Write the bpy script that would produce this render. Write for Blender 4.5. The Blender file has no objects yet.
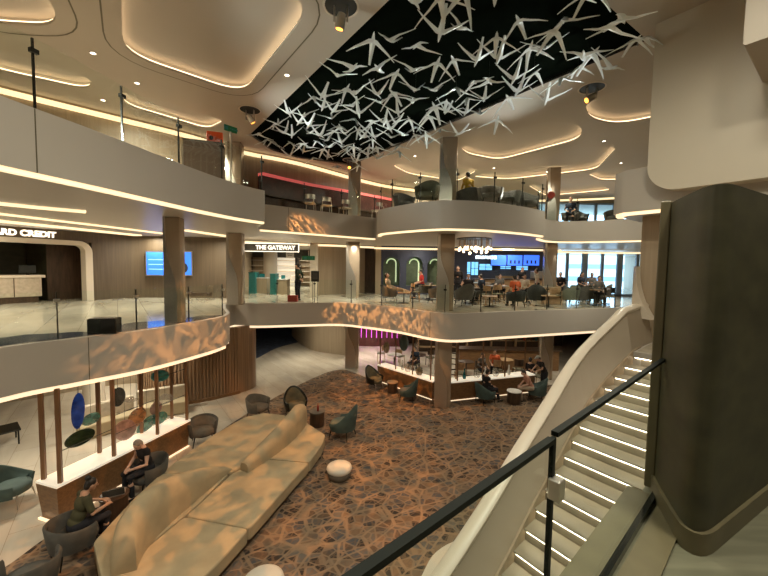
import bpy, bmesh, math, random
from mathutils import Vector, Matrix
random.seed(11)
PI = math.pi
sc = bpy.context.scene
COL = sc.collection

# ------------------------------------------------------------------ camera
FPX = 355.0; PITCH = math.radians(3.4); ROLL = math.radians(0.9); EYE = 1.6
FW = Vector((0, math.cos(PITCH), -math.sin(PITCH)))
U0 = Vector((0, math.sin(PITCH), math.cos(PITCH))); R0 = Vector((1, 0, 0))
RC = R0 * math.cos(ROLL) + U0 * math.sin(ROLL)
UC = -R0 * math.sin(ROLL) + U0 * math.cos(ROLL)
cd = bpy.data.cameras.new('camera'); cam = bpy.data.objects.new('camera', cd); COL.objects.link(cam)
cd.sensor_width = 36; cd.lens = FPX / 768 * 36; cd.clip_start = 0.05; cd.clip_end = 200
cam.matrix_world = Matrix(((RC.x, UC.x, -FW.x, 0), (RC.y, UC.y, -FW.y, 0), (RC.z, UC.z, -FW.z, EYE), (0, 0, 0, 1)))
sc.camera = cam

def ray(px, py): return FW + RC * ((px - 384) / FPX) + UC * ((288 - py) / FPX)
def Z(px, py, z):                       # the point of a level floor seen at a pixel
    d = ray(px, py); t = (z - EYE) / d.z
    return Vector((d.x * t, d.y * t, z))
def D(px, py, y):                       # the point at a distance y into the hall
    d = ray(px, py); t = y / d.y
    return Vector((d.x * t, y, EYE + d.z * t))
def PL(px, py, a, b):                   # the point on an upright plane over the plan line a-b
    d = ray(px, py); n = Vector((b[1] - a[1], a[0] - b[0], 0))
    t = (n.x * a[0] + n.y * a[1]) / n.dot(Vector((d.x, d.y, 0)))
    return Vector((d.x * t, d.y * t, EYE + d.z * t))

LOW = -3.7; MIDB = -0.95; UPB = 2.85; UPT = 3.75; TOP = 6.35
AU = Vector((0.6, -0.8, 0)); AV = Vector((0.8, 0.6, 0))     # the atrium's own axes

# ------------------------------------------------------------------ materials
def nt(name):
    m = bpy.data.materials.new(name); m.use_nodes = True
    t = m.node_tree; b = t.nodes['Principled BSDF']
    return m, t, b
def N(t, typ, **kw):
    n = t.nodes.new(typ)
    for k, v in kw.items():
        if k in n.inputs: n.inputs[k].default_value = v
        else: setattr(n, k, v)
    return n
def ramp(t, stops, interp='LINEAR'):
    r = t.nodes.new('ShaderNodeValToRGB'); r.color_ramp.interpolation = interp
    e = r.color_ramp.elements
    while len(e) < len(stops): e.new(0.5)
    for i, (p, c) in enumerate(stops):
        e[i].position = p; e[i].color = (c[0], c[1], c[2], 1)
    return r
def sh(c, k): return tuple(min(1, x * k) for x in c)
def pm(name, c, rough=0.5, metal=0.0, var=0.10, scale=6.0, bump=0.0, stretch=(1, 1, 1), spec=0.5, coords='Object'):
    m, t, b = nt(name)
    tc = N(t, 'ShaderNodeTexCoord'); mp = N(t, 'ShaderNodeMapping'); mp.inputs['Scale'].default_value = stretch
    t.links.new(tc.outputs[coords], mp.inputs['Vector'])
    n = N(t, 'ShaderNodeTexNoise', Scale=scale, Detail=4.0)
    t.links.new(mp.outputs[0], n.inputs['Vector'])
    r = ramp(t, [(0.3, sh(c, 1 - var)), (0.7, sh(c, 1 + var))])
    t.links.new(n.outputs['Fac'], r.inputs[0]); t.links.new(r.outputs[0], b.inputs['Base Color'])
    b.inputs['Roughness'].default_value = rough; b.inputs['Metallic'].default_value = metal
    b.inputs['Specular IOR Level'].default_value = spec
    if bump:
        bp = N(t, 'ShaderNodeBump', Strength=bump, Distance=0.01)
        t.links.new(n.outputs['Fac'], bp.inputs['Height']); t.links.new(bp.outputs[0], b.inputs['Normal'])
    return m
def emit(name, c, s, base=None):
    m, t, b = nt(name)
    b.inputs['Base Color'].default_value = (*(base or c), 1); b.inputs['Roughness'].default_value = 0.5
    b.inputs['Emission Color'].default_value = (*c, 1); b.inputs['Emission Strength'].default_value = s
    return m
def glass(name, c=(0.97, 1, 0.98), alpha=0.1, rough=0.0):
    m, t, b = nt(name); t.nodes.remove(b)
    tr = N(t, 'ShaderNodeBsdfTransparent'); tr.inputs[0].default_value = (*c, 1)
    gl = N(t, 'ShaderNodeBsdfGlossy'); gl.inputs['Roughness'].default_value = rough; gl.inputs['Color'].default_value = (1, 1, 1, 1)
    fr = N(t, 'ShaderNodeFresnel'); fr.inputs[0].default_value = 1.35
    mx = N(t, 'ShaderNodeMixShader')
    mul = N(t, 'ShaderNodeMath', operation='MULTIPLY'); mul.inputs[1].default_value = 0.09
    t.links.new(fr.outputs[0], mul.inputs[0]); t.links.new(mul.outputs[0], mx.inputs[0])
    t.links.new(tr.outputs[0], mx.inputs[1]); t.links.new(gl.outputs[0], mx.inputs[2])
    t.links.new(mx.outputs[0], t.nodes['Material Output'].inputs[0])
    return m
def wood(name, c1, c2, rough=0.35, sc_=(14, 14, 0.7), coords='Object'):
    m, t, b = nt(name)
    tc = N(t, 'ShaderNodeTexCoord'); mp = N(t, 'ShaderNodeMapping'); mp.inputs['Scale'].default_value = sc_
    t.links.new(tc.outputs[coords], mp.inputs[0])
    n = N(t, 'ShaderNodeTexNoise', Scale=1.6, Detail=6.0, Distortion=0.6); t.links.new(mp.outputs[0], n.inputs['Vector'])
    r = ramp(t, [(0.3, c1), (0.7, c2)]); t.links.new(n.outputs['Fac'], r.inputs[0])
    t.links.new(r.outputs[0], b.inputs['Base Color']); b.inputs['Roughness'].default_value = rough
    return m
def marble(name, c1, c2, tile=1.2, rough=0.12, vein=(0.45, 0.4, 0.34), grout=True):
    m, t, b = nt(name)
    tc = N(t, 'ShaderNodeTexCoord'); mp = N(t, 'ShaderNodeMapping')
    mp.inputs['Rotation'].default_value = (0, 0, math.radians(53)); t.links.new(tc.outputs['Object'], mp.inputs[0])
    mp2 = N(t, 'ShaderNodeMapping'); mp2.inputs['Scale'].default_value = (0.35, 1.1, 1); t.links.new(mp.outputs[0], mp2.inputs[0])
    n = N(t, 'ShaderNodeTexNoise', Scale=0.9, Detail=7.0, Distortion=1.2); t.links.new(mp2.outputs[0], n.inputs['Vector'])
    r = ramp(t, [(0.3, vein), (0.45, c1), (0.75, c2)]); t.links.new(n.outputs['Fac'], r.inputs[0])
    out = r.outputs[0]
    if grout:
        br = N(t, 'ShaderNodeTexBrick'); br.inputs['Scale'].default_value = 1 / tile
        br.inputs['Mortar Size'].default_value = 0.004; br.inputs['Brick Width'].default_value = 1.0; br.inputs['Row Height'].default_value = 0.5
        br.inputs['Color1'].default_value = (1, 1, 1, 1); br.inputs['Color2'].default_value = (0.93, 0.92, 0.9, 1); br.inputs['Mortar'].default_value = (0.6, 0.55, 0.5, 1)
        t.links.new(mp.outputs[0], br.inputs['Vector'])
        mx = N(t, 'ShaderNodeMix', data_type='RGBA', blend_type='MULTIPLY'); mx.inputs[0].default_value = 1
        t.links.new(out, mx.inputs[6]); t.links.new(br.outputs[0], mx.inputs[7]); out = mx.outputs[2]
    t.links.new(out, b.inputs['Base Color']); b.inputs['Roughness'].default_value = rough
    return m
def carpet_mat():
    m, t, b = nt('patterned_carpet')
    tc = N(t, 'ShaderNodeTexCoord'); mp = N(t, 'ShaderNodeMapping'); mp.inputs['Rotation'].default_value = (0, 0, 0.5)
    mp.inputs['Scale'].default_value = (1.0, 1.35, 1); t.links.new(tc.outputs['Object'], mp.inputs[0])
    wn = N(t, 'ShaderNodeTexNoise', Scale=1.3, Detail=2.0); t.links.new(mp.outputs[0], wn.inputs['Vector'])
    ad = N(t, 'ShaderNodeMix', data_type='RGBA'); ad.inputs[0].default_value = 0.10
    t.links.new(mp.outputs[0], ad.inputs[6]); t.links.new(wn.outputs['Color'], ad.inputs[7])
    v1 = N(t, 'ShaderNodeTexVoronoi', Scale=5.2); v1.feature = 'F1'; t.links.new(ad.outputs[2], v1.inputs['Vector'])
    sx = N(t, 'ShaderNodeSeparateColor'); t.links.new(v1.outputs['Color'], sx.inputs[0])
    base = ramp(t, [(0.0, (0.045, 0.036, 0.03)), (0.25, (0.12, 0.078, 0.052)), (0.42, (0.09, 0.088, 0.09)), (0.55, (0.17, 0.125, 0.088)), (0.72, (0.14, 0.122, 0.105)), (0.86, (0.21, 0.13, 0.078))], 'CONSTANT')
    t.links.new(sx.outputs[0], base.inputs[0])
    def edge(scale, w, stretch, rot):
        mm = N(t, 'ShaderNodeMapping'); mm.inputs['Rotation'].default_value = (0, 0, rot); mm.inputs['Scale'].default_value = stretch
        t.links.new(ad.outputs[2], mm.inputs[0])
        v = N(t, 'ShaderNodeTexVoronoi', Scale=scale); v.feature = 'DISTANCE_TO_EDGE'; t.links.new(mm.outputs[0], v.inputs['Vector'])
        r = ramp(t, [(0.0, (1, 1, 1)), (w, (1, 1, 1)), (w * 1.7, (0, 0, 0))]); t.links.new(v.outputs['Distance'], r.inputs[0])
        return r.outputs[0]
    e1 = edge(5.2, 0.06, (1, 1, 1), 0); e2 = edge(2.2, 0.028, (1, 0.55, 1), 0.8); e3 = edge(9.0, 0.07, (1, 0.6, 1), -0.6)
    out = base.outputs[0]
    # dark blue grey patches
    pn = N(t, 'ShaderNodeTexNoise', Scale=1.9, Detail=3.0); t.links.new(mp.outputs[0], pn.inputs['Vector'])
    pr_ = ramp(t, [(0.52, (0, 0, 0)), (0.60, (1, 1, 1))]); t.links.new(pn.outputs['Fac'], pr_.inputs[0])
    for fac, colr, k in ((pr_.outputs[0], (0.075, 0.072, 0.075), 0.6), (e3, (0.17, 0.11, 0.07), 0.6), (e1, (0.27, 0.185, 0.12), 0.7), (e2, (0.30, 0.20, 0.125), 0.8)):
        mu = N(t, 'ShaderNodeMath', operation='MULTIPLY'); mu.inputs[1].default_value = k; t.links.new(fac, mu.inputs[0])
        mx = N(t, 'ShaderNodeMix', data_type='RGBA'); t.links.new(mu.outputs[0], mx.inputs[0])
        t.links.new(out, mx.inputs[6]); mx.inputs[7].default_value = (*colr, 1); out = mx.outputs[2]
    t.links.new(out, b.inputs['Base Color']); b.inputs['Roughness'].default_value = 0.95; b.inputs['Specular IOR Level'].default_value = 0.1
    return m

M = {}
M['fascia'] = pm('beige_fascia', (0.50, 0.455, 0.395), 0.38, var=0.03, scale=0.6)
M['ceiling'] = pm('ceiling_plaster', (0.50, 0.44, 0.36), 0.6, var=0.03, scale=0.5)
M['tray'] = pm('tray_plaster', (0.50, 0.45, 0.38), 0.6, var=0.03, scale=0.5)
M['white'] = pm('white_lacquer', (0.66, 0.58, 0.47), 0.35, var=0.03, scale=0.8)
M['bulk'] = pm('bulkhead_lacquer', (0.60, 0.53, 0.415), 0.4, var=0.04, scale=0.5)
M['marble'] = marble('beige_marble', (0.52, 0.45, 0.36), (0.66, 0.58, 0.47))
M['marble_mid'] = marble('pale_marble', (0.56, 0.50, 0.40), (0.74, 0.67, 0.55), tile=1.5, vein=(0.42, 0.37, 0.3))
M['marble_dark'] = marble('dark_blue_marble', (0.07, 0.08, 0.10), (0.34, 0.31, 0.27), vein=(0.03, 0.04, 0.07), rough=0.08, grout=False)
M['tile'] = wood('grey_plank_tile', (0.115, 0.112, 0.075), (0.175, 0.168, 0.115), 0.3, (0.8, 9, 1))
M['carpet'] = carpet_mat()
M['blue_carpet'] = pm('navy_carpet', (0.035, 0.045, 0.075), 0.95, var=0.6, scale=4)
M['led'] = emit('warm_led', (1.0, 0.76, 0.46), 1.15)
M['ledt'] = emit('tray_led', (1.0, 0.76, 0.48), 2.6)
M['led2'] = emit('warm_led_soft', (1.0, 0.78, 0.52), 0.9)
M['ledw'] = emit('stair_led', (1.0, 0.87, 0.64), 9.0)
M['lit_top'] = emit('pale_painted_glow', (1.0, 0.88, 0.68), 0.45, (0.8, 0.72, 0.6))  # console tops: ceiling light on pale marble is put in as emission
M['steel'] = pm('brushed_steel', (0.62, 0.58, 0.52), 0.28, 0.9, var=0.05, scale=20)
M['column'] = pm('champagne_column', (0.42, 0.33, 0.24), 0.22, 0.35, var=0.05, scale=2)
M['darkmetal'] = pm('dark_metal', (0.025, 0.025, 0.02), 0.35, 0.6, var=0.1)
M['black'] = pm('black_glossy', (0.012, 0.013, 0.012), 0.06, 0.0, var=0.1)
M['matteblack'] = pm('matte_black', (0.016, 0.017, 0.013), 0.5, var=0.2)
M['recess'] = pm('black_mirror', (0.004, 0.006, 0.004), 0.25, 0.0, var=0.1, spec=0.0)
M['bird'] = pm('silver_bird', (0.80, 0.86, 0.85), 0.3, 0.1, var=0.05, scale=3)
M['railcap'] = pm('black_rail_cap', (0.007, 0.009, 0.007), 0.5, var=0.1, spec=0.15)
M['step'] = pm('stone_step', (0.29, 0.25, 0.185), 0.4, var=0.06, scale=3)
M['kiosk'] = pm('brown_laminate', (0.20, 0.145, 0.11), 0.5, var=0.05)
M['stairwall'] = pm('stair_side_panel', (0.40, 0.335, 0.255), 0.45, var=0.04, scale=1.0)
M['darkwall'] = pm('dark_olive_panel', (0.046, 0.042, 0.020), 0.55, var=0.35, scale=3, stretch=(1, 1, 2), bump=0.1)
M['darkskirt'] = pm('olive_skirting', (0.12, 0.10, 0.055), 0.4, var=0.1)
M['wallbrown'] = wood('brown_fabric_wall', (0.085, 0.058, 0.033), (0.125, 0.088, 0.052), 0.6, (9, 9, 0.3))
M['walltan'] = wood('tan_panel_wall', (0.29, 0.22, 0.145), (0.37, 0.285, 0.19), 0.5, (7, 7, 0.25))
M['slat'] = wood('slat_wood', (0.15, 0.085, 0.045), (0.36, 0.22, 0.12), 0.4, (16, 16, 0.2))
M['walnut'] = wood('walnut', (0.15, 0.075, 0.032), (0.26, 0.14, 0.06), 0.35, (2.5, 14, 14))
M['walnut_post'] = wood('walnut_post', (0.13, 0.06, 0.025), (0.26, 0.13, 0.055), 0.35, (14, 14, 0.8))
M['oak'] = wood('light_oak', (0.33, 0.2, 0.1), (0.48, 0.31, 0.17), 0.4, (3, 12, 12))
M['darkwood'] = wood('dark_wood', (0.04, 0.022, 0.012), (0.09, 0.05, 0.028), 0.4, (9, 9, 1))
M['bluewall'] = pm('navy_wall', (0.045, 0.05, 0.085), 0.6, var=0.12, scale=2)
M['window_frame'] = pm('glare_tinted_frame', (0.24, 0.30, 0.38), 0.4, var=0.05)  # blue cast is window glare put into the frame colour
M['niche'] = pm('green_niche', (0.10, 0.13, 0.075), 0.6, var=0.2)
M['niche_led'] = emit('niche_led', (0.72, 0.88, 0.52), 0.55)
M['sofa'] = pm('cream_bouclé', (0.42, 0.335, 0.21), 0.85, var=0.10, scale=3, bump=0.15, spec=0.2)
M['velvet'] = pm('teal_velvet', (0.055, 0.085, 0.075), 0.75, var=0.2, scale=5)
M['velvet2'] = pm('sage_velvet', (0.13, 0.14, 0.10), 0.8, var=0.15, scale=5)
M['olive'] = pm('olive_fabric', (0.13, 0.115, 0.07), 0.85, var=0.15, scale=8)
M['taupe'] = pm('taupe_fabric', (0.15, 0.125, 0.095), 0.85, var=0.15, scale=8)
M['grey'] = pm('grey_fabric', (0.085, 0.078, 0.066), 0.85, var=0.15, scale=8)
M['cushion_w'] = pm('white_leather', (0.68, 0.62, 0.52), 0.5, var=0.05, scale=4)
M['skin'] = pm('skin', (0.50, 0.28, 0.18), 0.5, var=0.06, scale=10)
M['skin2'] = pm('skin_pale', (0.60, 0.36, 0.26), 0.5, var=0.06, scale=10)
M['hair'] = pm('dark_hair', (0.02, 0.014, 0.010), 0.5, var=0.3, scale=20)
M['hairg'] = pm('grey_hair', (0.25, 0.2, 0.16), 0.6, var=0.3, scale=20)
def cloth(n, c): M[n] = pm(n, c, 0.85, var=0.12, scale=9, spec=0.2); return M[n]
cloth('olive_shirt', (0.075, 0.068, 0.035)); cloth('black_shirt', (0.022, 0.018, 0.018)); cloth('dark_trousers', (0.025, 0.024, 0.028))
cloth('pink_shirt', (0.40, 0.20, 0.14)); cloth('red_shirt', (0.45, 0.035, 0.03)); cloth('orange_shirt', (0.62, 0.13, 0.05))
cloth('cream_shirt', (0.5, 0.42, 0.32)); cloth('yellow_shirt', (0.42, 0.25, 0.035)); cloth('navy_shirt', (0.03, 0.04, 0.06)); cloth('green_vest', (0.035, 0.05, 0.03))
cloth('grey_shirt', (0.16, 0.15, 0.14)); cloth('beige_trousers', (0.36, 0.28, 0.2)); cloth('white_cap', (0.4, 0.42, 0.4))
M['screen'] = emit('blue_screen', (0.03, 0.17, 0.85), 1.05)
M['screen_hi'] = emit('pale_screen', (0.25, 0.55, 1.0), 1.2)
M['menu'] = emit('menu_screen', (0.035, 0.13, 0.8), 1.5)
M['sign'] = emit('lit_letters', (1.0, 0.9, 0.72), 1.6)
M['signw'] = emit('white_letters', (0.75, 0.9, 1.0), 2.5)
M['cyan'] = emit('cyan_light_box', (0.22, 0.62, 1.0), 1.1)
M['exit'] = emit('green_exit_sign', (0.01, 0.09, 0.03), 0.25)
M['amber'] = emit('amber_lamp', (1.0, 0.32, 0.04), 6.0)
M['down'] = emit('downlight_lens', (1.0, 0.9, 0.75), 6.0)
M['pink'] = emit('pink_led', (0.75, 0.13, 0.12), 0.42)
M['magenta'] = emit('magenta_led', (0.8, 0.12, 0.75), 1.0)
M['bulb'] = emit('warm_bulb', (1.0, 0.74, 0.48), 4.0)
M['redwall'] = pm('dark_red_panel', (0.075, 0.022, 0.016), 0.3, var=0.4, scale=3)
M['teal'] = pm('teal_plinth', (0.02, 0.16, 0.16), 0.35, var=0.1)
M['redbox'] = pm('red_lacquer', (0.30, 0.03, 0.015), 0.5, var=0.1)
M['orangered'] = pm('orange_red', (0.8, 0.10, 0.015), 0.5, var=0.1)
M['gl'] = glass('clear_glass'); M['gl_tint'] = glass('tinted_glass', (0.80, 0.92, 1.0))
M['paper'] = pm('paper', (0.7, 0.66, 0.6), 0.6, var=0.05)
def cglass(n, c, a=0.75):
    m, t, b = nt(n)
    tc = N(t, 'ShaderNodeTexCoord'); nz = N(t, 'ShaderNodeTexNoise', Scale=7.0, Detail=3.0); t.links.new(tc.outputs['Object'], nz.inputs['Vector'])
    r = ramp(t, [(0.3, sh(c, 0.55)), (0.7, sh(c, 1.3))]); t.links.new(nz.outputs[0], r.inputs[0]); t.links.new(r.outputs[0], b.inputs['Base Color'])
    b.inputs['Roughness'].default_value = 0.08; b.inputs['Alpha'].default_value = a; M[n] = m; return m
cglass('blue_glass', (0.02, 0.07, 0.42), 0.92); cglass('green_glass', (0.10, 0.26, 0.20), 0.7); cglass('dark_green_glass', (0.02, 0.035, 0.014), 0.93)
cglass('pink_glass', (0.46, 0.26, 0.21), 0.72); cglass('clear_disc', (0.55, 0.52, 0.46), 0.3); cglass('amber_glass', (0.45, 0.2, 0.08), 0.65)
cglass('teal_glass', (0.02, 0.17, 0.17), 0.85); cglass('smoke_glass', (0.05, 0.05, 0.045), 0.85); cglass('bronze_glass', (0.24, 0.18, 0.1), 0.8)

# ------------------------------------------------------------------ mesh helpers
class MB:
    def __init__(s): s.bm = bmesh.new()
    def _new(s, r, mat=None):
        return r
    def box(s, c, size, rz=0.0, rot=None, bev=0.0):
        mt = Matrix.Translation(Vector(c)) @ (rot.to_4x4() if rot is not None else Matrix.Rotation(rz, 4, 'Z')) @ Matrix.Diagonal((size[0], size[1], size[2], 1))
        r = bmesh.ops.create_cube(s.bm, size=1.0, matrix=mt)
        if bev:
            es = list({e for v in r['verts'] for e in v.link_edges})
            bmesh.ops.bevel(s.bm, geom=es, offset=bev, segments=3, affect='EDGES', profile=0.5)
        return s
    def ring(s, pts): return [s.bm.verts.new(Vector(p)) for p in pts]
    def loft(s, rings, cap=True, closed=True):
        R = [s.ring(r) for r in rings]
        n = len(R[0])
        for a, b in zip(R, R[1:]):
            for i in range(n if closed else n - 1):
                j = (i + 1) % n
                try: s.bm.faces.new((a[i], a[j], b[j], b[i]))
                except ValueError: pass
        if cap and closed:
            for q in (R[0], R[-1]):
                try: s.bm.faces.new(q)
                except ValueError: pass
        return s
    def cyl(s, x, y, z0, z1, r0, r1=None, n=18):
        r1 = r0 if r1 is None else r1
        return s.loft([[(x + r * math.cos(2 * PI * i / n), y + r * math.sin(2 * PI * i / n), z) for i in range(n)] for r, z in ((r0, z0), (r1, z1))])
    def lathe(s, prof, c=(0, 0, 0), n=24, rot=None):
        rs = []
        for r, z in prof:
            rr = []
            for i in range(n):
                p = Vector((max(r, 1e-4) * math.cos(2 * PI * i / n), max(r, 1e-4) * math.sin(2 * PI * i / n), z))
                if rot is not None: p = rot @ p
                rr.append(p + Vector(c))
            rs.append(rr)
        if prof[0][0] > 0.01: return s.loft(rs + [rs[0]], cap=False)
        return s.loft(rs)
    def tube(s, pts, r, n=8, closed=False):
        pts = [Vector(p) for p in pts]; k = len(pts); rs = []
        rad = r if isinstance(r, (list, tuple)) else [r] * k
        up = Vector((0, 0, 1))
        for i, p in enumerate(pts):
            a = pts[(i - 1) % k] if (i > 0 or closed) else p
            b = pts[(i + 1) % k] if (i < k - 1 or closed) else p
            d = (b - a).normalized()
            u = up if abs(d.dot(up)) < 0.95 else Vector((1, 0, 0))
            x = d.cross(u).normalized(); y = x.cross(d).normalized()
            rs.append([p + x * (rad[i] * math.cos(2 * PI * j / n)) + y * (rad[i] * math.sin(2 * PI * j / n)) for j in range(n)])
        if closed: rs.append(rs[0])
        return s.loft(rs, cap=not closed)
    def ell(s, c, r, rot=None, u=14, v=9):
        mt = Matrix.Translation(Vector(c)) @ (rot.to_4x4() if rot is not None else Matrix.Identity(4)) @ Matrix.Diagonal((r[0], r[1], r[2], 1))
        bmesh.ops.create_uvsphere(s.bm, u_segments=u, v_segments=v, radius=1.0, matrix=mt); return s
    def prism(s, pts, z0, z1):
        return s.loft([[(p[0], p[1], z0) for p in pts], [(p[0], p[1], z1) for p in pts]])
    def sweep(s, path, prof, cap=True):                 # prof: (offset to the left of the path, height)
        path = [Vector(p) for p in path]; rs = []
        for i, p in enumerate(path):
            a = path[max(i - 1, 0)]; b = path[min(i + 1, len(path) - 1)]
            d = (b - a); d.z = 0; d.normalize(); l = Vector((-d.y, d.x, 0))
            rs.append([p + l * o + Vector((0, 0, h)) for o, h in prof])
        return s.loft(rs, cap=cap)
    def build(s, name, mat, parent=None, smooth=None, bevel=0.0):
        bmesh.ops.remove_doubles(s.bm, verts=s.bm.verts, dist=1e-5)
        bmesh.ops.recalc_face_normals(s.bm, faces=s.bm.faces)
        me = bpy.data.meshes.new(name); s.bm.to_mesh(me); s.bm.free()
        o = bpy.data.objects.new(name, me); COL.objects.link(o); me.materials.append(mat)
        if parent is not None: o.parent = parent
        if bevel:
            md = o.modifiers.new('bevel', 'BEVEL'); md.width = bevel; md.segments = 2; md.limit_method = 'ANGLE'
        if smooth is not None:
            me.polygons.foreach_set('use_smooth', [True] * len(me.polygons))
            try: me.set_sharp_from_angle(angle=math.radians(smooth))
            except Exception: pass
        return o

def struct(o): o['kind'] = 'structure'; return o
def tag(o, label, cat, group=None):
    o['label'] = label; o['category'] = cat
    if group: o['group'] = group
    return o
def thing(name, label, cat, loc=(0, 0, 0), rz=0.0, group=None):
    o = bpy.data.objects.new(name, None); COL.objects.link(o); o.empty_display_size = 0.1
    o.location = loc; o.rotation_euler = (0, 0, rz)
    return tag(o, label, cat, group)
def dup(root, loc, rz, label, group=None, scale=None):
    r = root.copy(); COL.objects.link(r); r.location = loc; r.rotation_euler = (0, 0, rz); r['label'] = label
    if group: r['group'] = group
    if scale: r.scale = (scale,) * 3
    for ch in list(root.children):
        c = ch.copy(); COL.objects.link(c); c.parent = r
        for g in list(ch.children):
            d = g.copy(); COL.objects.link(d); d.parent = c
    return r
def move(root, loc, rz): root.location = loc; root.rotation_euler = (0, 0, rz); return root

def cr(pts, n=6):                        # Catmull-Rom through plan points
    P = [Vector((*p, 0)) if len(p) == 2 else Vector(p) for p in pts]; out = []
    for i in range(len(P) - 1):
        a = P[max(i - 1, 0)]; b = P[i]; c = P[i + 1]; d = P[min(i + 2, len(P) - 1)]
        for k in range(n):
            t = k / n
            out.append(0.5 * ((2 * b) + (c - a) * t + (2 * a - 5 * b + 4 * c - d) * t * t + (3 * b - a - 3 * c + d) * t ** 3))
    out.append(P[-1]); return out
def rounded(poly, r=0.5, n=6):           # polygon with rounded corners
    P = [Vector((p[0], p[1], 0)) for p in poly]; out = []; k = len(P)
    for i in range(k):
        a, b, c = P[i - 1], P[i], P[(i + 1) % k]
        d1 = (a - b); d2 = (c - b); rr = min(r, d1.length * 0.45, d2.length * 0.45)
        p0 = b + d1.normalized() * rr; p2 = b + d2.normalized() * rr
        for j in range(n + 1):
            t = j / n; out.append(p0 * (1 - t) ** 2 + b * 2 * t * (1 - t) + p2 * t * t)
    return out
def offset(poly, d):                     # closed polygon moved outwards by d
    k = len(poly); A = sum(poly[i].x * poly[(i + 1) % k].y - poly[(i + 1) % k].x * poly[i].y for i in range(k)); s = 1 if A > 0 else -1
    out = []
    for i in range(k):
        e = (poly[(i + 1) % k] - poly[i - 1]); e.z = 0; e.normalize()
        out.append(poly[i] + Vector((e.y, -e.x, 0)) * d * s)
    return out
def plate(name, outer, holes, z0, z1, mat, parent=None):
    cu = bpy.data.curves.new(name, 'CURVE'); cu.dimensions = '2D'; cu.fill_mode = 'BOTH'; cu.extrude = (z1 - z0) / 2
    for poly in [outer] + holes:
        sp = cu.splines.new('POLY'); sp.points.add(len(poly) - 1); sp.use_cyclic_u = True
        for q, p in zip(sp.points, poly): q.co = (p[0], p[1], 0, 1)
    tmp = bpy.data.objects.new('tmp', cu); COL.objects.link(tmp)
    dg = bpy.context.evaluated_depsgraph_get(); dg.update()
    me = bpy.data.meshes.new_from_object(tmp.evaluated_get(dg)); me.name = name
    bpy.data.objects.remove(tmp); bpy.data.curves.remove(cu)
    me.transform(Matrix.Translation((0, 0, (z0 + z1) / 2)))
    me.materials.clear(); me.materials.append(mat)
    o = bpy.data.objects.new(name, me); COL.objects.link(o)
    if parent is not None: o.parent = parent
    return o
def text(name, s, size, loc, mat, rz=0.0, parent=None, depth=0.01, bold=0.0, align='CENTER'):
    cu = bpy.data.curves.new(name, 'FONT'); cu.body = s; cu.size = size; cu.extrude = depth; cu.align_x = align; cu.align_y = 'CENTER'; cu.offset = bold
    tmp = bpy.data.objects.new('tmp', cu); COL.objects.link(tmp)
    dg = bpy.context.evaluated_depsgraph_get(); dg.update()
    me = bpy.data.meshes.new_from_object(tmp.evaluated_get(dg)); me.name = name
    bpy.data.objects.remove(tmp); bpy.data.curves.remove(cu)
    me.transform(Matrix.Translation(loc) @ Matrix.Rotation(rz, 4, 'Z') @ Matrix.Rotation(PI / 2, 4, 'X'))
    me.materials.clear(); me.materials.append(mat)
    o = bpy.data.objects.new(name, me); COL.objects.link(o)
    if parent is not None: o.parent = parent
    return o
# ------------------------------------------------------------------ shell: floors and slabs
X0, X1, Y0, Y1 = -19.0, 21.0, -5.0, 31.0
rect = [Vector(p) for p in ((X0, Y0, 0), (X1, Y0, 0), (X1, Y1, 0), (X0, Y1, 0))]
struct(plate('floor', rect, [], LOW - 0.2, LOW, M['marble']))
cpt = cr([(-7.0, 4.4), (-6.5, 5.75), (-6.34, 6.73), (-5.5, 8.0), (-5.05, 11.4), (-3.7, 15.5), (-2.2, 17.9), (-.4, 16.3), (2, 14.4), (4.5, 14.6), (8, 16), (10, 13), (7, 5), (3, 1), (-3, 1.5), (-7.0, 4.4)], 5)[:-1]
struct(plate('carpet', cpt, [], LOW, LOW + 0.012, M['carpet']))
struct(plate('carpet_navy', rounded([(-12, 26), (-9.0, 19.0), (-7.2, 19.3), (-6.9, 22.6), (-5.5, 25.0), (-5.5, 30), (-12, 30)], 1.2), [], LOW, LOW + 0.012, M['blue_carpet']))

mid_left = cr([(-7.7, 2.0), (-7.45, 4.5), (-7.1, 6.5), (-6.5, 7.42), (-5.7, 8.55), (-5.1, 10.2), (-4.95, 11.1)])
mid_far = cr([(-6.3, 14.9), (-5.28, 14.8), (-3.6, 15.25), (-1.95, 15.6), (-.57, 14.9), (.66, 14.0), (1.7, 12.85), (2.6, 12.5), (4.35, 13.2), (8.6, 14.75), (10.6, 15.5)])
mid_bay = cr([(-5.15, 11.8), (-5.9, 13.2), (-6.4, 14.3)])
# stair: left ends of the nosings
RISE = 0.17
Lc = cr([(5.0, 7.02), (3.9, 6.45), (2.97, 5.68), (2.3, 5.12), (1.68, 4.57), (0.9, 3.95), (0.2, 3.45)], 24)
def along(path, dist):
    for a, b in zip(path, path[1:]):
        l = (b - a).length
        if dist <= l: return a.lerp(b, dist / l)
        dist -= l
    return path[-1]
tot = sum((b - a).length for a, b in zip(Lc, Lc[1:]))
NST = 20
LS = [along(Lc, tot * k / NST) for k in range(NST + 1)]
SW = 1.55
RS = [p + AU * SW for p in LS]
mid_right = [Vector((11.4, 14.2, 0)), Vector((8.4, 9.9, 0)), Vector((5.75, 7.75, 0)), LS[0], RS[0] + Vector((.1, .05, 0)), Vector((4.3, 4.6, 0)), Vector((2.6, 3.05, 0)), Vector((2.02, 2.55, 0)), Vector((1.14, 1.80, 0)), Vector((-.2, .6, 0)), Vector((-1.4, -.4, 0)), Vector((-3.5, -1.5, 0)), Vector((-6.3, -1.2, 0)), Vector((-7.5, 0.3, 0))]
mid_hole = mid_left + mid_bay + mid_far + mid_right
struct(plate('slab_mid', rect, [mid_hole], MIDB, -0.012, M['fascia']))
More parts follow.
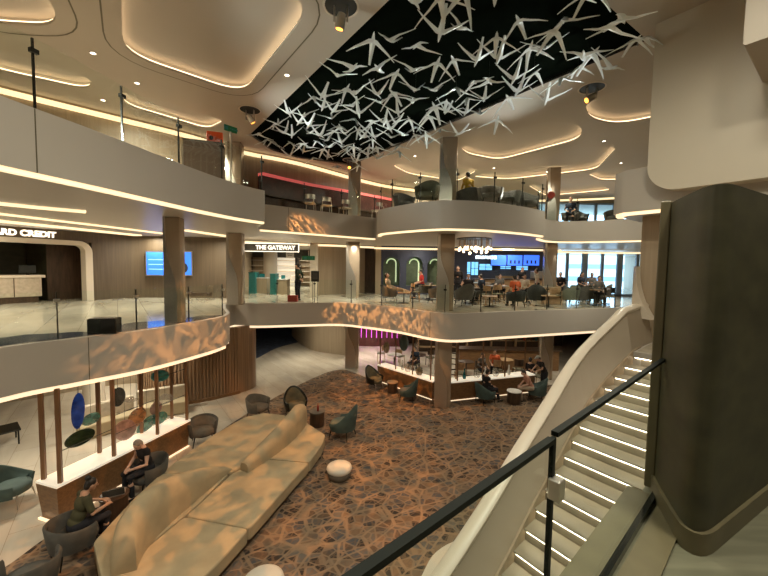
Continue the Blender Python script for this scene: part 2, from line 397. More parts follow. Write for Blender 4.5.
fl_hole = offset(mid_hole, 0.10)
struct(plate('floor_mid', rect, [fl_hole], -0.012, 0.0, M['marble_mid']))
# dark swirled marble border behind the left guard rail
bd = [p + Vector((-0.12, 0, 0)) for p in mid_left[6:]]
bw = [1.3, 1.15, 0.9, 1.2, 1.6, 1.7, 1.3, .9, .7, .9, 1.2, 1.0, .6]
inner = [p + Vector((-bw[min(i // 2, len(bw) - 1)], 0.15 * math.sin(i), 0)) for i, p in enumerate(bd)]
struct(plate('floor_border', bd + inner[::-1], [], 0.0, 0.005, M['marble_dark']))
struct(plate('floor_landing', [Vector(p) for p in ((2.02, 2.60, 0), (1.1, 1.75, 0), (-.15, .6, 0), (-1.2, -.4, 0), (-1.2, -3, 0), (6, -3, 0), (7, 4, 0), (4.2, 4.4, 0))], [], 0.0, 0.006, M['tile']))

up_left = cr([(-5.3, 2.5), (-5.15, 3.8), (-5.0, 4.75), (-4.72, 5.97), (-4.28, 8.3), (-3.9, 9.6), (-3.48, 10.38)])
up_far = cr([(-4.35, 12.6), (-4.1, 12.8), (-3.2, 13.5), (-1.85, 14.65), (-.4, 15.8)])
up_front = cr([(-0.3, 14.2), (-.12, 13.3), (.85, 12.1), (1.6, 11.5), (2.1, 11.35), (3.0, 11.45), (3.75, 11.75), (5.0, 12.5), (5.9, 13.25)])
up_right = cr([(6.25, 14.4), (7.2, 15.6), (8.5, 15.75), (10.2, 14.75), (10.9, 14.2)]) + [Vector((9.4, 11.4, 0)), Vector((5.35, 8.3, 0)), Vector((5.12, 8.05, 0)), Vector((5.12, 7.75, 0)), Vector((7.9, 4.05, 0)), Vector((7.5, 2.0, 0)), Vector((7.0, -1.0, 0)), Vector((3.5, -2.0, 0)), Vector((-2, -2.0, 0)), Vector((-5.2, 0, 0))]
up_hole = up_left + [Vector((-3.9, 11.3, 0)), Vector((-4.35, 12.2, 0))] + up_far + up_front + up_right
struct(plate('slab_upper', rect, [up_hole], UPB, UPT - 0.012, M['fascia']))
struct(plate('floor_upper', rect, [offset(up_hole, .05)], UPT - 0.012, UPT, M['marble']))

# LED strips that run under each balcony edge
def led_edge(path, zt, h=0.075, inset=0.03, w=0.07, mat='led'):
    s = MB(); s.sweep(path, [(inset, zt), (inset, zt - h), (inset + w, zt - h), (inset + w, zt)])
    return struct(s.build('balcony_cove', M[mat]))
def sgn(path, sgn_): return path if sgn_ > 0 else path[::-1]
# path direction is chosen so that the slab lies to the left of it
for p in (mid_left, mid_bay + mid_far): led_edge(p, MIDB, 0.10, mat='led2')
for p in (up_left, up_far, up_front, up_right[:25]): led_edge(p, UPB, 0.06, 0.03, 0.12)
led_edge([Vector((5.12, 7.75, 0)), Vector((7.4, 4.72, 0))], UPB, 0.06, 0.03, 0.12)
led_edge([Vector((5.35, 8.3, 0)), Vector((5.14, 8.05, 0)), Vector((5.12, 7.80, 0))], UPB, 0.06, 0.03, 0.12)
# bright fixing nodes on the lower strips
def seam(path, i, z0, z1):
    p = path[i]; a = path[max(i - 1, 0)]; b = path[min(i + 1, len(path) - 1)]; d = (b - a).normalized()
    s = MB(); s.box((p.x - d.y * .004, p.y + d.x * .004, (z0 + z1) / 2), (0.012, 0.025, z1 - z0), math.atan2(d.y, d.x)); return struct(s.build('fascia_trim', M['darkskirt']))
seam(mid_left, 19, MIDB, -.02); seam(up_left, 14, UPB, UPT - .02); seam(mid_far, 36, MIDB, -.02); seam(up_far, 10, UPB, UPT - .02)

# ------------------------------------------------------------------ upper ceiling with glowing trays and the black recess
rec = [Vector((-5.0, 13.3, 0)), Vector((-4.75, 15.0, 0)), Vector((-3.9, 16.0, 0)), Vector((-1.65, 17.0, 0)), Vector((5.36, 7.62, 0)), Vector((1.3, 4.9, 0))]
rec = rounded(rec[:1], 0, 1)[:0] or rec
trays = [
    rounded([(-6.05, 8.4), (-4.05, 10.25), (-1.35, 6.75), (-3.3, 4.6)], 0.75),
    rounded([(-8.2, 7.4), (-6.6, 7.5), (-5.7, 5.9), (-8.0, 3.6), (-9.5, 5.5)], 0.6),
    rounded([(-8.9, 8.1), (-7.6, 9.5), (-8.3, 10.15), (-9.7, 9.25), (-11.3, 7.6), (-10.5, 6.9)], 0.45),
    rounded([(-7.45, 10.1), (-7.9, 11.1), (-6.35, 12.9), (-5.35, 12.1), (-6.6, 10.6)], 0.4),
    rounded([(2.9, 14.3), (3.4, 15.2), (5.0, 16.0), (7.1, 13.3), (6.4, 11.9), (5.1, 11.6)], 0.6),
    rounded([(4.4, 18.9), (6.6, 19.4), (10.0, 17.2), (8.9, 13.9), (7.6, 14.0)], 0.6),
    rounded([(5.55, 10.35), (6.4, 11.5), (7.6, 11.95), (9.3, 10.6), (8.2, 8.2), (7.0, 8.3)], 0.6),
    rounded([(9.9, 17.9), (11.6, 19.3), (14.4, 18.2), (13.0, 15.4), (11.2, 15.9)], 0.6),
    rounded([(.2, 16.9), (1.2, 18.6), (4.0, 20.0), (4.5, 17.6), (2.4, 15.4)], 0.6),
    rounded([(8.0, 20.5), (10.5, 23.5), (13.5, 21.5), (11.5, 19.6)], 0.6),
]
struct(plate('ceiling', rect, [rec] + trays, TOP, TOP + 0.06, M['ceiling']))
struct(plate('ceiling_recess', offset(rec, .06), [], TOP + 0.10, TOP + 0.14, M['recess']))
s = MB(); s.loft([[(p.x, p.y, z) for p in rec] for z in (TOP + .005, TOP + .12)], cap=False); struct(s.build('recess_trim', M['matteblack']))
for tr in trays:
    big = offset(tr, 0.14)
    struct(plate('ceiling_tray', big, [], TOP + 0.22, TOP + 0.25, M['tray']))
    s = MB(); s.loft([[(p.x, p.y, z) for p in big] for z in (TOP + .06, TOP + .22)], cap=False); struct(s.build('tray_trim', M['tray']))
    s = MB(); o2 = offset(tr, 0.10)
    s.loft([[(p.x, p.y, z) for p in q] for q, z in ((offset(tr, .02), TOP + .062), (offset(tr, .02), TOP + .095), (o2, TOP + .095))], cap=False)
    struct(s.build('tray_cove', M['ledt']))
    # a shadow groove around the opening
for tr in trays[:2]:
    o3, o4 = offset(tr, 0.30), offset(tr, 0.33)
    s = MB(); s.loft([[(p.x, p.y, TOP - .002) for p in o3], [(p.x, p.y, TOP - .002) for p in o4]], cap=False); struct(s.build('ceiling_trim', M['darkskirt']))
# panels of the ceiling beside the stair
pz = Z(703, 32, TOP - .03)
struct(plate('ceiling_panel', [pz, pz + AV * 2.5 + AU * .0, pz + AV * 2.5 + AU * 5, pz + AU * 5 - AV * .4], [], TOP - 0.03, TOP, M['bulk']))
struct(plate('ceiling_groove_trim', [pz - AV * .09 - AU * .03, pz + AV * 2.5 - AU * .09, pz + AV * 2.5, pz, pz + AU * 5 - AV * .4, pz + AU * 5 - AV * .5], [], TOP - 0.012, TOP, M['darkskirt']))

# outer walls
def wallbox(name, a, b, z0, z1, mat, th=0.2):
    a = Vector((a[0], a[1], 0)); b = Vector((b[0], b[1], 0)); d = b - a; c = (a + b) / 2
    s = MB(); s.box((c.x, c.y, (z0 + z1) / 2), (d.length, th, z1 - z0), math.atan2(d.y, d.x)); return struct(s.build(name, M[mat]))
wallbox('wall_back', (X0, Y0), (X1, Y0), LOW, TOP + .3, 'walltan')
wallbox('wall_left', (X0, Y0), (X0, Y1), LOW, TOP + .3, 'walltan')
wallbox('wall_right', (X1, Y0), (X1, Y1), LOW, TOP + .3, 'walltan')
wallbox('wall_far_lower', (X0, Y1), (X1, Y1), LOW, MIDB, 'darkwood')
wallbox('wall_far', (X0, Y1), (7.5, Y1), 0, TOP + .3, 'wallbrown')

# ------------------------------------------------------------------ columns
def column(x, y, levels, w=0.5, rz=0.0):
    for z0, z1 in levels:
        s = MB(); s.box((x, y, (z0 + z1) / 2), (w, w * .8, z1 - z0), rz, bev=0.03)
        o = struct(s.build('column', M['column'], smooth=40))
        # a brighter curved metal leaf folded around the shaft
        s = MB(); h = z1 - z0; prof = []
        for i in range(13):
            t = i / 12; k = 0.5 + 0.5 * math.tanh((t - .52) * 7)
            prof.append((t, -w * .46 + w * (.10 + .62 * (1 - k))))
        c, sn = math.cos(rz), math.sin(rz)
        def wp(lx, ly, z): return (x + lx * c - ly * sn, y + lx * sn + ly * c, z)
        s.loft([[wp(-w * .505, -w * .412, z0 + h * t), wp(e, -w * .412, z0 + h * t), wp(e, -w * .40, z0 + h * t), wp(-w * .505, -w * .40, z0 + h * t)] for t, e in prof])
        s.build('metal_leaf', M['steel'], o)
ang = math.radians(20)
column(-5.75, 9.75, [(0, UPB)], 0.42, 0.15)
column(-5.95, 14.25, [(0, UPB), (UPT, TOP)], 0.58, 0.1)
column(-1.62, 18.4, [(LOW, MIDB), (0, UPB)], 0.68, 0.05)
column(-1.42, 16.6, [(UPT, TOP)], 0.56, 0.05)
column(2.31, 13.45, [(LOW, MIDB), (0, UPB), (UPT, TOP)], 0.62, -0.1)
column(7.9, 17.0, [(LOW, MIDB), (0, UPB), (UPT, TOP)], 0.55, -0.2)

# ------------------------------------------------------------------ right: dark rounded screen wall, bulkhead, stair top panel
A = Vector((1.985, 2.54, 0)); Cc = Vector((3.68, 2.93, 0)); Dd = Vector((3.7, 4.2, 0))
scr = rounded([A, Vector((1.70, 1.84, 0)), Cc, Dd, Vector((2.5, 3.2, 0))], 0.25, 8)
struct(plate('wall_screen', scr, [], 0.0, 2.07, M['darkwall']))
struct(plate('baseboard_screen', offset(scr, 0.02), [], 0.006, 0.135, M['darkskirt']))
s = MB(); s.box((1.955, 2.50, 1.06), (0.05, 0.06, 2.05), math.radians(47), bev=.01); struct(s.build('screen_trim', M['darkskirt']))
# bulkhead above the stair
def upright(name, p0, dirv, L, z0, z1, th, rad, mat, nrm):
    pts = [(rad * (1 - math.cos(t)), rad * (1 - math.sin(t))) for t in [PI / 2 * i / 8 for i in range(9)]]
    # outline along dirv (a) and height (z): rounded lower corner at the start
    out = [(0, z1)] + [(a, z0 + b) for a, b in pts] + [(L, z0), (L, z1)]
    s = MB(); s.loft([[p0 + dirv * a + nrm * k + Vector((0, 0, z)) for a, z in out] for k in (0, th)])
    return struct(s.build(name, M[mat], smooth=35))
upright('bulkhead_wall', Vector((5.16, 7.14, 0)), AU, 6.5, 3.14, TOP, 0.45, 0.5, 'bulk', AV)
upright('bulkhead_wall_near', D(743, 44, 5.0) * 1 - Vector((0, 0, D(743, 44, 5.0).z)), AU, 4.0, D(746, 46, 5.0).z, TOP, 2.5, 0.04, 'stairwall', AV)
# tan panel rising beside the stair head, flared white foot
s = MB()
fl = [(0.0, 0.0), (.05, .0)]
pw = Vector((5.92, 8.25, 0))
s.loft([[pw + AU * a + AV * b + Vector((0, 0, z)) for a, b in ((0, 0), (1.3, 0), (1.3, .35), (0, .35))] for z in (-.1, UPB)])
struct(s.build('wall_stairhead', M['walltan']))
s = MB(); rs = []
for i in range(15):
    t = i / 14; z = 0.55 + 1.15 * t; e = 0.34 * (1 - t) ** 2.2 + .02
    q = Vector((5.62, 7.92, 0))
    rs.append([q + AU * (-.06 - .0) + Vector((0, 0, z)), q + AU * (e) - AV * .10 + Vector((0, 0, z)), q + AU * (e + .02) + AV * .1 + Vector((0, 0, z)), q + AU * (-.06) + AV * .15 + Vector((0, 0, z))])
s.loft(rs); struct(s.build('stairhead_trim', M['white'], smooth=50))

# ------------------------------------------------------------------ staircase
st = thing('staircase', 'curved white staircase with glowing nosings climbing beside the dark screen wall', 'staircase', (0, 0, 0))
for k in range(NST):
    z = -0.10 - RISE * k
    L0, R0_ = LS[k], RS[k]; Lm, Rm = (LS[k - 1], RS[k - 1]) if k else (LS[0] + (LS[0] - LS[1]) * 3, RS[0] + (LS[0] - LS[1]) * 3)
    dn = (LS[k + 1] - LS[k]); dn.normalize()
    s = MB()
    s.loft([[(q.x, q.y, zz) for q in (L0 + dn * .02, R0_ + dn * .02, Rm, Lm)] for zz in (z, z - .020)])
    s.loft([[(q.x, q.y, zz) for q in (L0 - dn * .01, R0_ - dn * .01, R0_ - dn * .04, L0 - dn * .04)] for zz in (z - .020, z - RISE)])
    stp = s.build('step', M['step'], st)
    s = MB(); a, b = L0.lerp(R0_, .03), R0_
    s.loft([[(q.x, q.y, zz) for q in (a + dn * .018, b + dn * .018, b - dn * .008, a - dn * .008)] for zz in (z - .0205, z - .032)])
    s.build('led_strip', M['ledw'], stp)
path = [LS[0] + (LS[0] - LS[1]).normalized() * (.9 - .3 * i) for i in range(3)]
path = [Vector((6.13, 7.97, -.06)), Vector((5.8, 7.72, -.06)), Vector((5.42, 7.39, -.08))] + [Vector((LS[k].x, LS[k].y, -.10 - RISE * k)) for k in range(NST)]
# balustrade wall and its thick cap; path runs downhill so the outer side is on its right
WH = 0.84
s = MB(); s.sweep(path, [(-.0, -.35), (-.0, .0), (-.15, WH), (-.28, WH), (-.28, -.35)])
s.build('balustrade_wall', M['stairwall'], st)
s = MB(); s.sweep(path, [(-.13, WH), (-.125, WH + .05), (-.16, WH + .085), (-.22, WH + .095), (-.30, WH + .075), (-.335, WH + .03), (-.32, WH - .04), (-.15, WH - .02)])
s.build('handrail_cap', M['white'], st, smooth=50)
s = MB(); s.sweep(path[2:], [(.012, -.20), (.012, .10), (-.02, .10), (-.02, -.20)])
s.build('skirting', M['walltan'], st)
s = MB(); pr_ = [(p.x + AU.x * SW, p.y + AU.y * SW, p.z) for p in path[3:]]
s.sweep(pr_, [(0, -.35), (0, .1), (.06, .1), (.06, -.35)]); s.build('stringer', M['darkskirt'], st)
pl = [Vector((p.x, p.y, 0)) for p in cr([(.35, 4.6), (.62, 5.15), (.95, 5.68), (1.5, 5.95), (2.1, 5.6)], 5)] + [Vector((1.6, 4.9, 0)), Vector((.9, 4.25, 0))]
plate('stair_plinth', pl, [], LOW, -3.15, M['white'], st)

# ------------------------------------------------------------------ the glass guard rail beside the viewer
g = thing('glass_railing', 'frameless glass guard rail with a black top cap beside the viewer, above the stair', 'railing', (0, 0, 0))
ra, rb = Vector((-.34, .42, 0)), Vector((1.93, 2.41, 0)); rd = (rb - ra).normalized(); rn = Vector((-rd.y, rd.x, 0))
jt = Vector((.625, 1.275, 0)); jt = ra + rd * (jt - ra).dot(rd)
def slabb(s, a, b, z0, z1, th):
    c = (a + b) / 2; s.box((c.x, c.y, (z0 + z1) / 2), ((b - a).length, th, z1 - z0), math.atan2(rd.y, rd.x))
for a, b, zt in ((ra, jt - rd * .012, .97), (jt + rd * .012, rb, .985)):
    s = MB(); slabb(s, a, b, 0.02, zt, .014); s.build('glass_panel', M['gl'], g)
    s = MB(); slabb(s, a, b, zt, zt + .018, .026); s.build('top_cap', M['railcap'], g)
s = MB(); slabb(s, jt - rd * .011, jt + rd * .011, .02, .985, .016); s.build('panel_edge', M['railcap'], g)
s = MB(); s.box((jt.x - rn.x * .02, jt.y - rn.y * .02, .80), (.050, .045, .078), math.atan2(rd.y, rd.x), bev=.006); s.build('clamp', M['steel'], g)
s = MB(); slabb(s, ra, rb, 0.0, .05, .03); s.build('glass_channel', M['black'], g)
s = MB(); c = (ra + rb) / 2 + rn * .09; s.box((c.x, c.y, -.04), ((rb - ra).length, .14, .12), math.atan2(rd.y, rd.x)); s.build('kerb', M['darkskirt'], g)
s = MB(); c = (ra + rb) / 2 - rn * .11; s.box((c.x, c.y, .012), ((rb - ra).length, .15, .024), math.atan2(rd.y, rd.x)); s.build('kerb', M['darkskirt'], g)
# ------------------------------------------------------------------ the flock of birds
def bird_mesh(up, name):
    s = MB(); q = 1 if up else -1
    # two long swept wings, a head spike and a forked-out tail grown from one small body
    def arm(pts, w):
        rs = []
        for i, p in enumerate(pts):
            p = Vector(p); a = Vector(pts[max(i - 1, 0)]); b = Vector(pts[min(i + 1, len(pts) - 1)]); d = (b - a).normalized()
            x = d.cross(Vector((0, 0, 1))); x = x.normalized() if x.length > .01 else Vector((1, 0, 0)); y = x.cross(d)
            ww, tt = w[i]
            rs.append([p + x * ww, p + y * tt, p - x * ww, p - y * tt])
        s.loft(rs)
    for sx in (-1, 1):
        arm([(0, .02, 0), (sx * .09, .03, q * .03), (sx * .22, .0, q * .11), (sx * .38, -.06, q * .18), (sx * .54, -.13, q * .27)], [(.07, .034), (.058, .028), (.038, .019), (.026, .013), (.010, .006)])
    arm([(0, .0, 0), (0, -.10, q * .03), (0, -.22, q * .11), (0, -.38, q * .24)], [(.07, .034), (.055, .028), (.040, .018), (.026, .009)])
    arm([(0, -.02, 0), (0, .08, -q * .01), (0, .17, -q * .03), (0, .22, -q * .045)], [(.05, .028), (.038, .026), (.022, .018), (.004, .004)])
    bm = s
    o = bm.build(name, M['bird'], None, smooth=40)
    return o
G = 'birds of the hanging flock'
flock = []
random.seed(5)
NU, NV = 17, 8
for i in range(NU):
    for j in range(NV):
        u = -14.0 + (i + .5) * 11.6 / NU + random.uniform(-.12, .12)
        v = 3.85 + (j + .5) * 4.85 / NV + random.uniform(-.12, .12)
        if u < -13.2 and (v < 5.3): continue
        p = AU * u + AV * v
        z = 5.93 + (.15 if (i + j) % 2 else -.17) + random.uniform(-.14, .12)
        if u < -9: z += min(.25, (-9 - u) * .08); z = min(z, 6.2)
        flock.append((p.x, p.y, z))
protos = {}
zone_n = ('over the near end of the black ceiling recess', 'under the middle of the black ceiling recess', 'in the dense far end of the black ceiling recess')
for x, y, z in flock:
    up = random.random() < .45
    u = 0.6 * x - 0.8 * y; zi = 0 if u > -6.5 else (1 if u > -10.5 else 2)
    lab = 'silver bird with %s wings in the flock below the %s of the black recess' % ('raised' if up else 'drooping', ('near end', 'middle', 'far end')[zi])
    grp = '%s winged hanging birds, %s of the recess' % ('raised' if up else 'drooping', ('near end', 'middle', 'far end')[zi])
    if up in protos:
        o = protos[up].copy(); COL.objects.link(o)
    else:
        o = protos[up] = bird_mesh(up, 'hanging_bird')
    o.location = (x, y, z); o.rotation_euler = (random.uniform(-.3, .3), random.uniform(-.3, .3), random.uniform(-.75, .75) + (PI if random.random() < .5 else 0))
    k_ = random.uniform(.78, 1.0); o.scale = (k_, k_, k_)
    tag(o, lab, 'bird figure', grp)
# thin wires that carry the flock
for n, (x, y, z) in enumerate(flock):
    if n % 9 == 0:
        s = MB(); s.cyl(x, y, z, TOP + .1, .004, n=5); o = s.build('hanging_wire', M['darkmetal'])
        u = 0.6 * x - 0.8 * y
        tag(o, 'thin dark wire holding the bird flock under the black recess', 'wire', 'wires of the bird flock')

# ------------------------------------------------------------------ lamps in the ceilings
def spot(loc, target, power, color, size=60, blend=.5, rad=.06):
    l = bpy.data.lights.new('spot', 'SPOT'); l.energy = power; l.color = color; l.spot_size = math.radians(size); l.spot_blend = blend; l.shadow_soft_size = rad
    o = bpy.data.objects.new('spot_lamp', l); COL.objects.link(o); o.location = loc
    d = Vector(target) - Vector(loc); o.rotation_euler = d.to_track_quat('-Z', 'Y').to_euler(); return o, l
def gobo(l, scale, thr, stretch=(1, 1, 1), soft=.08):
    l.use_nodes = True; t = l.node_tree; em = t.nodes['Emission']
    tc = N(t, 'ShaderNodeTexCoord'); mp = N(t, 'ShaderNodeMapping'); mp.inputs['Scale'].default_value = stretch
    n = N(t, 'ShaderNodeTexNoise', Scale=scale, Detail=2.0, Distortion=1.0)
    t.links.new(tc.outputs['Normal'], mp.inputs[0]); t.links.new(mp.outputs[0], n.inputs['Vector'])
    r = ramp(t, [(thr, (0, 0, 0)), (thr + soft, (1, 1, 1))]); t.links.new(n.outputs['Fac'], r.inputs[0])
    t.links.new(r.outputs[0], em.inputs['Strength'])
WARM = (0.98, 0.92, 0.74); AMB = (1.0, 0.42, 0.13)
def area(loc, power, size=.35, color=WARM, rot=(0, 0, 0)):
    l = bpy.data.lights.new('ceiling_fill_lamp', 'AREA'); l.shape = 'DISK'; l.size = size; l.energy = power; l.color = color; l.spread = math.radians(165)
    o = bpy.data.objects.new('ceiling_fill_lamp', l); COL.objects.link(o); o.location = loc; o.rotation_euler = rot; return o  # fill light added under the ceilings, without a visible fixture
dl = None
def downlight(x, y, z, label, power=0, size=.35, twin=False, grp=None):
    global dl
    r = thing('ceiling_downlight', label, 'ceiling light', (x, y, z), 0, grp)
    if dl is None:
        s = MB(); s.lathe([(.055, -.012), (.075, -.012), (.078, 0), (.052, 0)], n=16); a = s.build('trim_ring', M['white'], r)
        s = MB(); s.lathe([(.0, -.006), (.052, -.006), (.052, -.001), (.0, -.001)], n=16); b = s.build('lens', M['down'], r); dl = (a, b)
    else:
        for c in dl:
            d = c.copy(); COL.objects.link(d); d.parent = r
    if power: area((x, y, z - .03), power, size)
    return r
# upper ceiling
for px, py, lb in ((93, 53, 'small round downlight between the two large glowing ceiling trays'), (103, 100, 'small round downlight above the left upper glass rail'), (287, 75, 'round downlight near the left edge of the black recess'), (137, 83, 'tiny dark ringed downlight between two ceiling trays'), (494, 168, 'round downlight between two glowing trays at right of the far column'), (604, 141, 'round downlight beside the glowing tray near the bulkhead'), (621, 163, 'round downlight close to the bulkhead corner'), (415, 156, 'round downlight left of the far upper column')):
    p = Z(px, py, TOP); downlight(p.x, p.y, TOP, lb)
PW = 2.1
for x, y, e in ((-7.5, 6, 55), (-7, 11, 50), (-2.0, 2.2, 55), (-5.0, 16, 40), (0.3, 17.6, 50), (3.8, 14.0, 45), (7.5, 12.5, 60), (8, 17.5, 45), (2.2, 1.0, 120), (0.5, 3.4, 45), (2.7, 3.5, 45), (12, 20, 50), (3, 21, 40), (-10, 18, 50)):
    area((x, y, TOP - .02), e * PW, .6)
# added uplights hidden behind the upper deck rails, brightening the flock
for a, b, e in (((-5.1, 6.2), (.5, 9.5), 260), ((-4.6, 9.3), (-1.5, 11.5), 260), ((-3.0, 14.2), (-2.2, 13.0), 160), ((1.2, 12.4), (.6, 10.5), 240), ((4.6, 12.9), (2.4, 9.5), 240), ((5.4, 7.6), (2.6, 8.6), 200)):
    spot((a[0], a[1], UPT + .25), (b[0], b[1], 5.9), e * 1.1, (.95, 1.0, .97), 75, .8, .12)
# middle deck ceiling
for x, y, e in ((-8.5, 8.5, 26), (-9.0, 12.5, 34), (-13, 11, 40), (-13.5, 7, 40), (-7.5, 15.5, 40), (-5.5, 19, 45), (-6.5, 25, 80), (-1.5, 17, 40), (1.5, 17, 22), (4.5, 16.5, 24), (8, 18.5, 20), (12, 18, 30), (2, 20, 20), (7, 20.2, 18), (9, 13, 30), (-10.5, 16.0, 30)):
    area((x, y, UPB - .02), e * PW, .4)
# lower deck ceiling
for x, y, e in ((-9, 8, 22), (-8.5, 12, 26), (-10.5, 14.5, 35), (-6.2, 16.5, 35), (-4.5, 19.5, 32), (-1, 21, 50), (2.5, 16.5, 16), (6, 17, 14), (9.5, 17, 14), (-7, 3.5, 26), (4, 20, 20), (-8.5, 10, 14)):
    area((x, y, MIDB - .03), e * PW, .4)
# amber stage lamps that throw the patterned light over sofa, carpet and balcony fronts
stage = []
def stage_lamp(px, py, label, aims, hd=0.0):
    p = Z(px, py, TOP); r = thing('ceiling_spotlight', label, 'spotlight', (p.x, p.y, TOP), 0)
    s = MB(); s.lathe([(.30, -.012), (.33, -.012), (.335, 0), (.29, 0)], n=28); s.build('trim_ring', M['white'], r)
    s = MB(); s.lathe([(0, -.004), (.295, -.004), (.295, -.001), (0, -.001)], n=28); s.build('dark_well', M['matteblack'], r)
    for sx in (-1, 1):
        s = MB(); s.box((sx * .12, 0, -.15), (.025, .06, .30)); s.build('yoke', M['steel'], r)
    hdq = (Vector(aims[0][0]) - p).to_track_quat('-Z', 'Y').to_matrix()
    s = MB(); s.lathe([(.0, .10), (.07, .10), (.085, .02), (.09, -.14), (.07, -.15), (0, -.15)], c=(0, 0, -.24), n=18, rot=hdq); h = s.build('lamp_head', M['steel'], r, smooth=40)
    s = MB(); s.lathe([(.0, -.152), (.062, -.152), (.062, -.158), (.0, -.158)], c=(0, 0, -.24), n=18, rot=hdq); s.build('lens', M['amber'], h)
    for tg, pw, size, gs, thr, stre in aims:
        o, l = spot((p.x, p.y, TOP - .50), tg, pw, AMB, size, .35, .02); gobo(l, gs, thr, stre)
stage_lamp(592, 88, 'recessed stage spotlight with amber lens between the bird flock and a glowing tray', [((-5.45, 9.5, -.45), 3800, 20, 30, .50, (1.5, 1.5, .4))])
stage_lamp(250, 110, 'recessed stage spotlight with amber lens at the left corner of the black recess', [((-.4, 14.6, -.5), 4500, 40, 30, .50, (1.5, 1.5, .35)), ((1.0, 10.5, LOW), 1200, 62, 22, .46, (1, 1, 1))])
stage_lamp(350, 160, 'recessed stage spotlight with amber lens at the far tip of the black recess', [((-3.4, 8.4, LOW), 2100, 46, 18, .46, (1, 1, 1))])
stage_lamp(341, 6, 'recessed twin stage spotlight at the top edge beside the largest ceiling tray', [((-3.0, 9.2, LOW), 1400, 60, 18, .46, (1, 1, 1))])

# ------------------------------------------------------------------ lower lounge: sofa
so = thing('curved_sofa', 'long cream double-sided sofa with two fin-shaped backrests on the patterned carpet', 'sofa', (0, 0, LOW))
def zl(z): return z - LOW
def arr(ps, z): return [Z(px, py, z) - Vector((0, 0, LOW)) for px, py in ps]
SZ = -3.28
seat_l = [(-5.02, 5.95), (-5.15, 7.1), (-5.12, 8.4), (-4.85, 9.9), (-4.4, 11.2)]
seat_poly = [(-4.2, 5.1), (-5.02, 5.92), (-5.14, 7.1), (-5.10, 8.4), (-4.85, 9.9), (-4.42, 11.15), (-3.9, 11.5), (-3.2, 11.35), (-2.3, 10.75), (-1.62, 10.0), (-1.62, 9.4), (-1.95, 8.0), (-2.25, 6.9), (-2.65, 5.5), (-3.1, 4.4), (-3.6, 4.5)]
# seat pads: split along the spine and across, with fine gaps between
spine = [(-3.9, 4.8), (-3.95, 6.1), (-3.72, 6.9), (-3.5, 8.05), (-2.85, 9.0), (-2.5, 10.0), (-2.42, 10.9)]
def pad(poly, name='seat_pad', z0=.16, z1=.42, inset=.008):
    q = offset(rounded(poly, .10, 4), -inset); s = MB(); s.prism(q, z0, z1); return s.build(name, M['sofa'], so, bevel=.03)
pad([(-4.2, 5.1), (-5.02, 5.92), (-5.14, 7.1), (-5.13, 8.0), (-3.55, 8.05), (-3.72, 6.9), (-3.95, 6.1)])
pad([(-5.13, 8.0), (-5.10, 8.4), (-4.85, 9.9), (-4.42, 11.15), (-3.9, 11.5), (-3.2, 11.35), (-2.42, 10.9), (-2.5, 10.0), (-2.85, 9.0), (-3.55, 8.05)])
pad([(-4.2, 5.1), (-3.95, 6.1), (-3.80, 6.6), (-2.42, 6.3), (-2.65, 5.5), (-3.1, 4.4), (-3.6, 4.5)])
pad([(-3.80, 6.6), (-3.72, 6.9), (-3.5, 8.05), (-3.05, 8.7), (-1.78, 8.55), (-1.95, 8.0), (-2.25, 6.9), (-2.42, 6.3)])
pad([(-3.05, 8.7), (-2.85, 9.0), (-2.5, 10.0), (-2.42, 10.9), (-2.3, 10.75), (-1.62, 10.0), (-1.62, 9.4), (-1.78, 8.55)])
s = MB(); s.prism(offset(rounded(seat_poly, .2, 4), -.10), 0.012, .16); s.build('plinth', M['darkwood'], so)
def fin(pts, name):       # pts: plan x, y, height above the floor, thickness
    rs = []
    P = [Vector((a, b, 0)) for a, b, _, _ in pts]
    cp = cr([(p.x, p.y, 0) for p in P], 4); n = len(cp)
    for i, p in enumerate(cp):
        t = i / (n - 1) * (len(pts) - 1); k = min(int(t), len(pts) - 2); f = t - k
        h = pts[k][2] * (1 - f) + pts[k + 1][2] * f; w = pts[k][3] * (1 - f) + pts[k + 1][3] * f
        a = cp[max(i - 1, 0)]; b = cp[min(i + 1, n - 1)]; d = (b - a).normalized(); l = Vector((-d.y, d.x, 0))
        zb = .40
        prof = [(-w * .5, zb), (-w * .5, zb + (h - zb) * .55), (-w * .42, h - (h - zb) * .12), (-w * .18, h), (w * .18, h), (w * .42, h - (h - zb) * .12), (w * .5, zb + (h - zb) * .55), (w * .5, zb)]
        rs.append([p + l * o + Vector((0, 0, z)) for o, z in prof])
    s = MB(); s.loft(rs); return s.build(name, M['sofa'], so, smooth=60)
fin([(-4.02, 5.30, .98, .34), (-4.14, 5.6, 1.16, .38), (-4.18, 6.0, 1.23, .38), (-4.12, 6.45, 1.20, .36), (-4.0, 6.95, 1.06, .34), (-3.88, 7.4, .90, .30), (-3.76, 7.85, .68, .26), (-3.64, 8.2, .46, .2)], 'backrest')
fin([(-3.24, 8.12, .62, .24), (-3.04, 8.55, .76, .30), (-2.82, 9.1, .92, .34), (-2.62, 9.8, 1.08, .36), (-2.52, 10.35, 1.14, .36), (-2.48, 10.75, 1.02, .32)], 'backrest')

